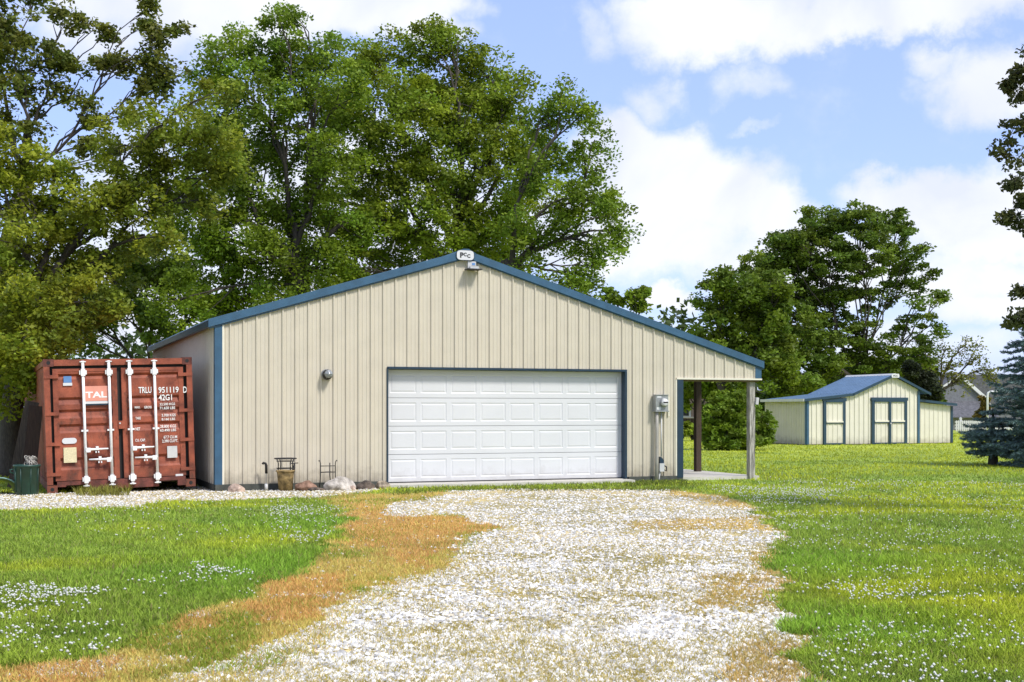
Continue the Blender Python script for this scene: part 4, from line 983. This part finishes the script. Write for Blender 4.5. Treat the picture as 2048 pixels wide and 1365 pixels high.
LD = 4.2
def tree(name, label, base, Z, blobs, leafc, lsize=.13, sub=.55, nper=34, trunk=.25, fork=.35, bark='trunkb', dens=1.0, hue=.35, depth=.8, group='trees', trunkpts=None, flat=.7, thin=.035, cat='tree', droop=.15, twig=.6, aspect=.55, bright=.35, crown='crown', shell=.42):
    """blobs: photo column,row,radius(px)[,depth offset m[,density]] -> limbs to each, clusters of leaves around them"""
    b = gp(*base) if isinstance(base, tuple) else base
    if not isinstance(base, tuple): pass
    B = Vector((at(base[0], HY, Z).x, at(base[0], HY, Z).y, GZ))
    T = thing(name, label, cat, B, group=group)
    r = random.Random(hash(label) % 1000 if False else len(label)*13+int(Z*7))
    bl = []
    R0 = max(q[2] for q in blobs)*Z/F
    for q in blobs:
        rr = q[2]*Z/F; dz = q[3] if len(q) > 3 and q[3] is not None else r.uniform(-1,1)*depth*R0
        p = at(q[0], q[1], Z+dz); p0 = p
        bl.append((p, rr, q[4] if len(q) > 4 else 1.0))
    ctr = sum((p for p,_,_ in bl), Vector())/len(bl); ztop = max(p.z+rr for p,rr,_ in bl)
    F0 = Vector((B.x+(ctr.x-B.x)*.25, B.y+(ctr.y-B.y)*.25, GZ+(ztop-GZ)*fork)) if trunkpts is None else at(*trunkpts[-1])
    mb = MB()
    tp = [Vector((0,0,-.15)), Vector((0,0,.25)), (F0-B)*.5+Vector((r.uniform(-.1,.1),r.uniform(-.1,.1),0)), F0-B]
    if trunkpts: tp = [Vector((0,0,-.15))]+[at(*q)-B for q in trunkpts]
    rd = [trunk*1.7]+[trunk*(1.15-.35*i/(len(tp)-1)) for i in range(1,len(tp))]
    mb.tube(tp, rd, 12)
    cen, rad, dn = [], [], []
    f = F0-B; order = sorted(bl, key=lambda q: (q[0]-B-f).length); nodes = []      # (centre, depth radius, limb points)
    for (p, rr, de) in order:
        lb = p-B; n = 7; best = None; bd = 1e9
        for nd in nodes:
            if nd[1] < thin*1.5: continue
            c_ = (nd[0]-lb).length*1.0+nd[3]*.62
            if c_ < bd: bd = c_; best = nd
        if best is None or (lb-f).length*.95 < bd:
            st = tp[-2].lerp(tp[-1], r.uniform(.45,1.0)); lr = max(thin*1.4, trunk*.50*min(1.1, rr/R0+.2)*(1 if lb.z > st.z+.8 else .3)); td = (lb-f).length
            c1 = st+Vector(((lb.x-st.x)*.30,(lb.y-st.y)*.30,(lb.z-st.z)*.62)) if lb.z > st.z else (st+lb)/2+Vector((0,0,.15*(lb-st).length))
        else:
            st = best[2][r.choice((3,4,5))]; lr = max(thin, best[1]*.55); td = best[3]+(lb-best[0]).length
            c1 = (st+lb)/2+Vector((r.gauss(0,.1),r.gauss(0,.1),.18))*(lb-st).length
        pts, rs = [], []
        for i in range(n+1):
            t = i/n; q = st*(1-t)**2+c1*2*t*(1-t)+lb*t*t
            if 0 < i < n: q = q+Vector((r.gauss(0,1),r.gauss(0,1),r.gauss(0,.6)))*.035*(lb-st).length*.6
            pts.append(q); rs.append(lr*(1-.6*t))
        nodes.append((lb, lr, pts, td))
        mb.tube(pts, rs, 7, False)
        k = max(5, int(dens*de*5.6*(rr/sub)**2))
        for _ in range(k):
            d = Vector((r.gauss(0,1),r.gauss(0,1),r.gauss(0,1))).normalized()*(r.random()**shell)
            c = lb+Vector((d.x*rr,d.y*rr,d.z*rr*.92))*r.choice((1,1,1,1.12))
            s_ = sub*r.uniform(.55,1.2)
            cen.append(c+B); rad.append(s_); dn.append(1)
            if r.random() < twig*.6:
                a = pts[r.choice((n,n-1,n-2,n-3))]; mid_ = a.lerp(c,.5)+Vector((r.gauss(0,.12),r.gauss(0,.12),r.gauss(0,.1)+.08*(c-a).length))
                mb.tube([a,mid_,c],[thin*.8,thin*.5,thin*.22],4,False)
    mb.build('trunk', MT[bark], T, True)
    cen = np.array([tuple(c) for c in cen]); rad = np.array(rad)
    leafcloud(crown, cen, rad, nper*LD, lsize, leafc, T, tuple(B), flat=flat, hue=hue, droop=droop, aspect=aspect, bright=bright)
    return T
GRN = (.150,.260,.022); DKG = (.105,.185,.022); YEL = (.195,.275,.024); MID = (.185,.290,.024)

# three big trees right behind the garage
tree('broadleaf_tree','tall deep green tree with a forked trunk behind the left half of the garage roof',(622,900),41,
 [(440,130,60),(500,95,55),(560,60,42),(590,110,60),(650,110,58),(690,170,50),(430,220,70),(520,190,70),(620,220,75),(560,300,70),(450,330,80),(660,330,70),
  (390,420,70),(480,440,75),(580,420,60),(680,450,70),(410,520,75),(500,540,75),(640,540,70),(360,600,60),(450,620,70),(560,620,60),(580,30,22,0,.5),(470,270,50,2,.5),(540,150,50),(500,320,60,2),(600,520,70,2),(380,300,40),(560,420,55,1),(520,500,55,-1),(620,330,45,2),(420,470,50,1),(700,250,40),(650,220,40,1.5)],
 GRN, trunk=.30, dens=.95, nper=36, lsize=.125, trunkpts=[(645,800,41),(620,640,41),(590,520,41)], group='big trees behind the garage')
tree('broadleaf_tree','broadest mid green tree rising behind the peak of the garage roof',(860,900),43,
 [(760,130,68),(830,100,50),(900,110,60),(960,140,55),(1000,190,55),(720,230,60),(800,230,90),(900,230,90),(990,270,75),(1040,310,60),(740,340,75),(840,350,95),(940,360,90),
  (720,440,70),(800,460,80),(900,470,85),(1000,440,75),(700,540,70),(800,560,70),(900,550,70),(980,540,60),(1060,380,60),(860,60,28,0,.6),(760,560,60),(680,190,45),(860,200,70),(1030,240,40),(960,210,60,1.5),(650,400,50,2)],
 MID, trunk=.38, dens=.95, nper=40, lsize=.125, trunkpts=[(870,760,43),(890,640,43),(930,540,43)], group='big trees behind the garage')
tree('broadleaf_tree','rounded thinner tree with open drooping right edge behind the right slope of the garage roof',(1075,900),40,
 [(1090,230,48),(1130,205,45),(1165,230,45),(1190,280,42),(1110,300,60),(1170,340,55),(1050,350,50),(1200,400,48),(1120,400,60),(1230,430,40),(1180,470,50),(1240,470,28),(1080,480,65),
  (1150,530,50),(1200,510,36,None,.7),(1060,560,60),(1130,580,40),(1180,575,28,0,.6),(1165,400,50),(1030,460,50)],
 GRN, trunk=.26, dens=.80, nper=34, lsize=.12, trunkpts=[(1060,720,40),(1050,620,40),(1010,520,40)], group='big trees behind the garage')
tree('young_tree','thin young tree showing just above the right slope of the garage roof',(1262,900),38,
 [(1262,590,20),(1280,610,18),(1235,600,16),(1215,590,14,0,.5),(1290,585,10,0,.5)], GRN, trunk=.07, sub=.25, nper=16, lsize=.13, fork=.6, thin=.015, group='trees behind the garage')
# undergrowth between container and garage, far side
tree('understory_tree','shady low tree filling the gap above the container and the garage eave',(330,900),46,
 [(330,560,60),(400,610,60),(270,560,55),(300,640,50),(230,620,50),(350,680,45),(180,640,60),(120,600,70),(280,500,50),(60,640,80),(200,540,50)],
 DKG, trunk=.16, dens=1.0, nper=34, lsize=.16, group='trees behind the container', fork=.2)
tree('understory_tree','dark bushy tree low at the left edge behind the garbage can',(20,900),38,
 [(20,760,90),(90,740,70),(-60,740,100),(-40,860,70),(40,850,55),(-130,860,80),(60,700,70),(0,900,35,-1.5)],
 DKG, trunk=.14, dens=1.0, nper=34, lsize=.13, group='trees behind the container', fork=.2)
# yellow-green tree at the left
tree('maple_tree','leaning near tree with yellow-green leaves hanging over the red container',(20,985),27.5,
 [(250,290,72),(330,250,62),(400,200,45),(430,270,58),(340,330,85),(440,340,52),(270,380,80),(400,400,50),(200,400,65),(470,320,32),
  (40,330,70),(-30,300,70),(110,350,45),(60,400,60),(-20,400,70),(130,420,60),(200,460,60),(290,470,55),(340,480,40),(40,490,80),(130,520,75),(220,540,65),
  (-20,560,90),(90,610,80),(180,620,65),(20,670,85),(120,680,50),(-60,660,80),(70,580,70),(210,600,45),(450,185,22),(20,740,60,-2),(60,690,45,-2.5),(-30,700,70,-2),(100,650,55,-2),(0,600,70,-2),(150,560,50,-1.5),(10,800,35,-1.5,.8)],
 YEL, trunk=.23, dens=.85, nper=30, lsize=.10, sub=.38, thin=.02, hue=.38, group='near trees at the left', depth=1.0,
 trunkpts=[(22,940,27.5),(24,820,27.5),(40,700,27.5),(80,580,27.5)])
tree('maple_tree','tall sparse tree with bare showing twigs in the upper left corner',(-30,985),30,
 [(20,60,60,None,.7),(80,110,50,None,.5),(130,50,40,None,.5),(30,170,55,None,.55),(110,190,40,None,.4),(-30,120,80),(0,260,50,None,.6),(150,130,35,None,.4),(60,240,45,None,.4),
  (290,50,22,0,.8),(320,90,28,0,.8),(290,120,35,0,.8),(350,60,22,0,.6),(240,130,26,0,.7),(200,130,24,0,.7),(330,150,40,0,.9),(280,180,40,0,.7),(190,240,22,0,.6),(170,290,22,0,.6),(300,15,14,0,.8),(220,310,30,0,.7),(-40,0,60),(170,60,35,None,.4),(215,75,25,None,.4),(165,190,34,None,.5),(120,130,40,None,.4),(60,-20,50),(250,230,26,0,.6)],
 (.125,.17,.03), trunk=.24, dens=1.05, nper=17, lsize=.115, sub=.30, thin=.018, group='near trees at the left', hue=.4, twig=1.0, shell=.6,
 trunkpts=[(-30,860,30),(-10,640,30),(20,480,30),(60,330,30)])
# right group
tree('locust_tree','large dark broad tree with layered airy boughs on its right, behind the small shed',(1730,900),74,
 [(1640,455,42),(1600,480,50),(1680,445,42),(1740,450,42),(1790,465,38),(1650,520,60),(1720,510,60),(1790,520,50,None,.7),(1835,500,26,None,.7),(1560,510,45),(1530,560,55),(1590,570,65),(1520,620,60),
  (1660,600,60,None,.9),(1740,600,50,None,.6),(1810,570,42,None,.65),(1865,545,22,None,.6),(1850,610,34,None,.45),(1580,650,70),(1660,680,60,None,.9),(1740,680,55,None,.6),(1820,670,45,None,.6),(1875,650,24,None,.6),(1885,600,16,None,.5),
  (1560,710,60),(1640,730,60),(1720,730,55,None,.8),(1790,730,50,None,.7),(1840,710,36,None,.6),(1500,560,28),(1490,700,50),(1620,430,18,0,.6),(1790,430,18,0,.5),(1715,425,22,0,.7),(1550,480,22,0,.6)],
 DKG, trunk=.30, dens=1.05, nper=24, lsize=.2, sub=.60, flat=.5, thin=.045, group='trees behind the shed', trunkpts=[(1730,820,74),(1735,770,74)], depth=.6)
tree('broadleaf_tree','lower rounded dark green tree left of the layered one, behind the lean-to end',(1470,900),66,
 [(1420,600,38),(1440,570,32),(1480,570,45),(1500,620,60),(1545,640,50),(1560,590,45),(1540,700,55),(1430,640,48),(1400,680,28),(1440,690,50),(1520,680,60),(1470,740,50),(1540,750,50),(1420,740,30),(1590,770,40),(1450,545,16,0,.7),(1500,520,24)],
 (.12,.205,.022), trunk=.3, dens=.80, nper=26, lsize=.2, sub=.55, thin=.04, group='trees behind the shed', trunkpts=[(1460,820,66),(1440,760,66)])
tree('understory_tree','low dark tree under the layered tree, right behind the shed roof',(1640,870),80,
 [(1560,790,40),(1620,770,40),(1690,760,40),(1760,760,40),(1830,770,45),(1850,800,30),(1560,830,40),(1500,800,40),(1440,790,40),(1500,850,30)],
 DKG, trunk=.2, dens=1.0, nper=30, lsize=.28, sub=.6, group='trees behind the shed')
tree('bare_tree','half bare spreading tree with thin yellowing foliage right of the shed',(1868,885),78,
 [(1890,700,26,0,.5),(1930,690,30,0,.35),(1900,730,36,0,.6),(1950,720,30,0,.6),(1975,740,24,0,.8),(1860,720,30,0,.6),(1840,690,26,0,.7),(1960,690,22,0,.2),(1920,760,34,0,.6),(1985,760,18,0,.9),(1850,750,36,0,1.2)],
 (.15,.19,.04), trunk=.22, dens=1.5, nper=3, lsize=.16, sub=.4, thin=.028, group='trees behind the shed', twig=1.0, bark='trunkb', trunkpts=[(1870,810,78),(1878,780,78)], shell=.7)
tree('conifer_bush','dark purplish dense bush against the right side of the shed roof',(1850,885),66,
 [(1840,760,28),(1855,790,26),(1825,735,18),(1860,830,25)], (.030,.042,.018), trunk=.1, dens=1.4, nper=34, lsize=.16, sub=.35, hue=.05, group='trees behind the shed')
tree('leafy_bush','bright green arching bush between the lean-to posts',(1455,893),45.5,
 [(1455,815,34,0),(1425,835,26,-.3),(1495,830,32,.2),(1470,852,38,0),(1435,868,30,0),(1512,862,28,0),(1440,797,18,0),(1480,797,22,0),(1530,840,20,0),(1530,872,18,0),(1410,855,14,0,.8),(1470,885,26,-.5),(1500,885,24,-.4),(1440,886,20,-.4)],
 (.15,.26,.025), trunk=.07, dens=1.0, nper=24, lsize=.15, sub=.24, fork=.15, thin=.015, group='shrubs on the lawn', droop=.4, hue=.3, cat='bush', aspect=.4)
tree('small_tree','small loose tree in front of the distant brick house, seen under the lean-to',(1400,880),67,
 [(1385,795,22,0,.8),(1365,775,22,0,.7),(1420,775,26,0),(1440,790,26,0),(1400,760,24,0),(1370,808,14,0,.6),(1440,765,24)], GRN, trunk=.12, dens=.9, nper=22, lsize=.2, sub=.35, fork=.4, thin=.03, group='shrubs on the lawn')
tree('leafy_bush','dim green shrub at the foot of the dark board fence',(1385,880),60,
 [(1375,862,16,0),(1400,866,14,0),(1350,860,18,0)], MID, trunk=.05, dens=1.0, nper=24, lsize=.16, sub=.25, fork=.2, thin=.012, group='shrubs on the lawn', cat='bush')
tree('leafy_bush','yellow-green shrub against the distant grey house',(1965,880),84,
 [(1965,815,13,0),(1960,830,12,0),(1972,800,9,0)], (.13,.12,.02), trunk=.06, dens=1.2, nper=20, lsize=.2, sub=.3, fork=.3, thin=.02, group='shrubs on the lawn', cat='bush')
tree('overhanging_tree','near dark-leaved tree leaning in from the right edge of the view',(2330,1100),17,
 [(2040,150,22,0),(2050,200,30,0),(2020,175,14,0,.7),(2035,240,24,0,.8),(2010,290,24,0),(2040,330,35,0),(2030,370,16,0,.8),(2045,400,24,0),(2015,440,20,0),(2050,450,20,0),(2050,585,20,0),(2028,640,16,0),(2060,640,20,0),
  (2120,200,45),(2130,330,50),(2150,450,45),(2130,590,35),(2200,250,90),(2220,400,90),(2300,200,120),(2320,450,110),(2120,80,60),(2220,80,90),(2060,110,14,0)],
 (.07,.095,.035), trunk=.22, dens=.30, nper=11, lsize=.075, sub=.15, thin=.010, group='near trees at the right', hue=.5, trunkpts=[(2330,900,17),(2310,600,17),(2290,400,17)], droop=.6, shell=.55)

# blue spruces
def spruce(label, px, Z, ztop_py, rmax_px, zlow_py, seed, trunk=.14):
    r = random.Random(seed); B = at(px, HY, Z); B.z = GZ; H = at(px, ztop_py, Z).z-GZ; z0 = at(px, zlow_py, Z).z-GZ; RM = rmax_px*Z/F
    T = thing('blue_spruce', label, 'spruce', B, group='blue spruces')
    mb = MB(); mb.tube([(0,0,-.1),(0,0,.2),(0,0,H*.5),(0,0,H)],[trunk*1.25,trunk,trunk*.55,.02],9)
    cen = []; dirs = []
    z = z0
    while z < H-.1:
        f = (z-z0)/(H-z0); L_ = RM*min(1,(1-f)*1.7)**.85*(.85 if f < .05 else 1); n = max(5, int(11-5*f)); off = r.random()*6.28
        for k in range(n):
            a = off+k*2*math.pi/n+r.uniform(-.3,.3); l = L_*r.choice((r.uniform(.9,1.12),r.uniform(.6,1.0)))+.08; dx, dy = math.cos(a), math.sin(a); pts = []
            for i in range(6):
                t = i/5; pts.append(Vector((dx*l*t, dy*l*t, z+(.10+.1*r.random())*l*math.sin(t*2.2)-.26*l*t+.12*l*t*t*t+r.uniform(-.02,.02))))
            mb.tube(pts, [.022*(1-.13*i) for i in range(6)], 4, False)
            m = max(4, int(l/.085))
            for i in range(m):
                t = (i+.6)/m; j = min(4,int(t*5)); p = pts[j].lerp(pts[j+1], t*5-j)
                tl = (.34*(1-t*.55))*min(1,l/.7)*r.uniform(.7,1.15)
                for sgn in (-1,1):
                    e = Vector((dx*.75-dy*sgn*.75, dy*.75+dx*sgn*.75, r.uniform(-.45,.40))).normalized()
                    for q in range(max(2,int(tl/.05))):
                        cen.append(p+e*(q+.5)*.05); dirs.append(e)
                cen.append(p+Vector((0,0,.02))); dirs.append(Vector((dx,dy,.15)))
            for q in range(4): cen.append(pts[-1]+Vector((dx,dy,.2))*q*.03); dirs.append(Vector((dx,dy,.25)).normalized())
        z += r.uniform(.11,.19)
    mb.build('trunk', MT['barkgrey'], T, True)
    cen = np.array([tuple(c) for c in cen]); dirs = np.array([tuple(d) for d in dirs]); k = 9
    P = np.repeat(cen,k,0); D = np.repeat(dirs,k,0); n = len(P)
    a = rng.normal(size=(n,3)); a -= (a*D).sum(1)[:,None]*D; a /= np.linalg.norm(a,axis=1)[:,None]; tip = a*.8+D*.9; tip /= np.linalg.norm(tip,axis=1)[:,None]
    s = (.05+.035*rng.random(n))[:,None]; b = np.cross(tip,D); b /= np.linalg.norm(b,axis=1)[:,None]+1e-9
    P = P+rng.normal(size=(n,3))*.012
    V = np.stack([P-b*.011, P+b*.011, P+tip*s],1)
    v = (.6+.9*rng.random(n))[:,None]; cb = np.repeat(.75+.5*rng.random(len(cen)),k)[:,None]
    npmesh('crown', V.reshape(-1,3), 3, MT['needle'], T, col=np.array([[.145,.215,.205]])*v*cb)
spruce('smaller blue spruce with a bare lower stem standing nearest the shed',1986,33,818,58,906,3,.12)
spruce('larger blue spruce cut off by the right edge of the view',2112,32,540,114,925,5,.18)

# far woods closing the horizon
def far_woods():
    cen, rad = [], []
    r = random.Random(5)
    for i in range(1500):
        ang = TH+math.radians(-38+76*r.random()); D = r.uniform(125,165); h = r.uniform(0,1)**.8*(7+3*math.sin(ang*17)+2*math.sin(ang*41))
        if ang > TH+math.radians(14): h *= .55
        cen.append((CAM.x+math.sin(ang)*D, CAM.y+math.cos(ang)*D, GZ+h)); rad.append(r.uniform(.9,2.0))
    o = leafcloud('far_woods', np.array(cen), np.array(rad), 26, .75, (.04,.075,.02), None, (0,0,0), flat=.8)
    o['kind'] = 'stuff'; o['label'] = 'far off wood closing the horizon'; o['category'] = 'wood'
far_woods()
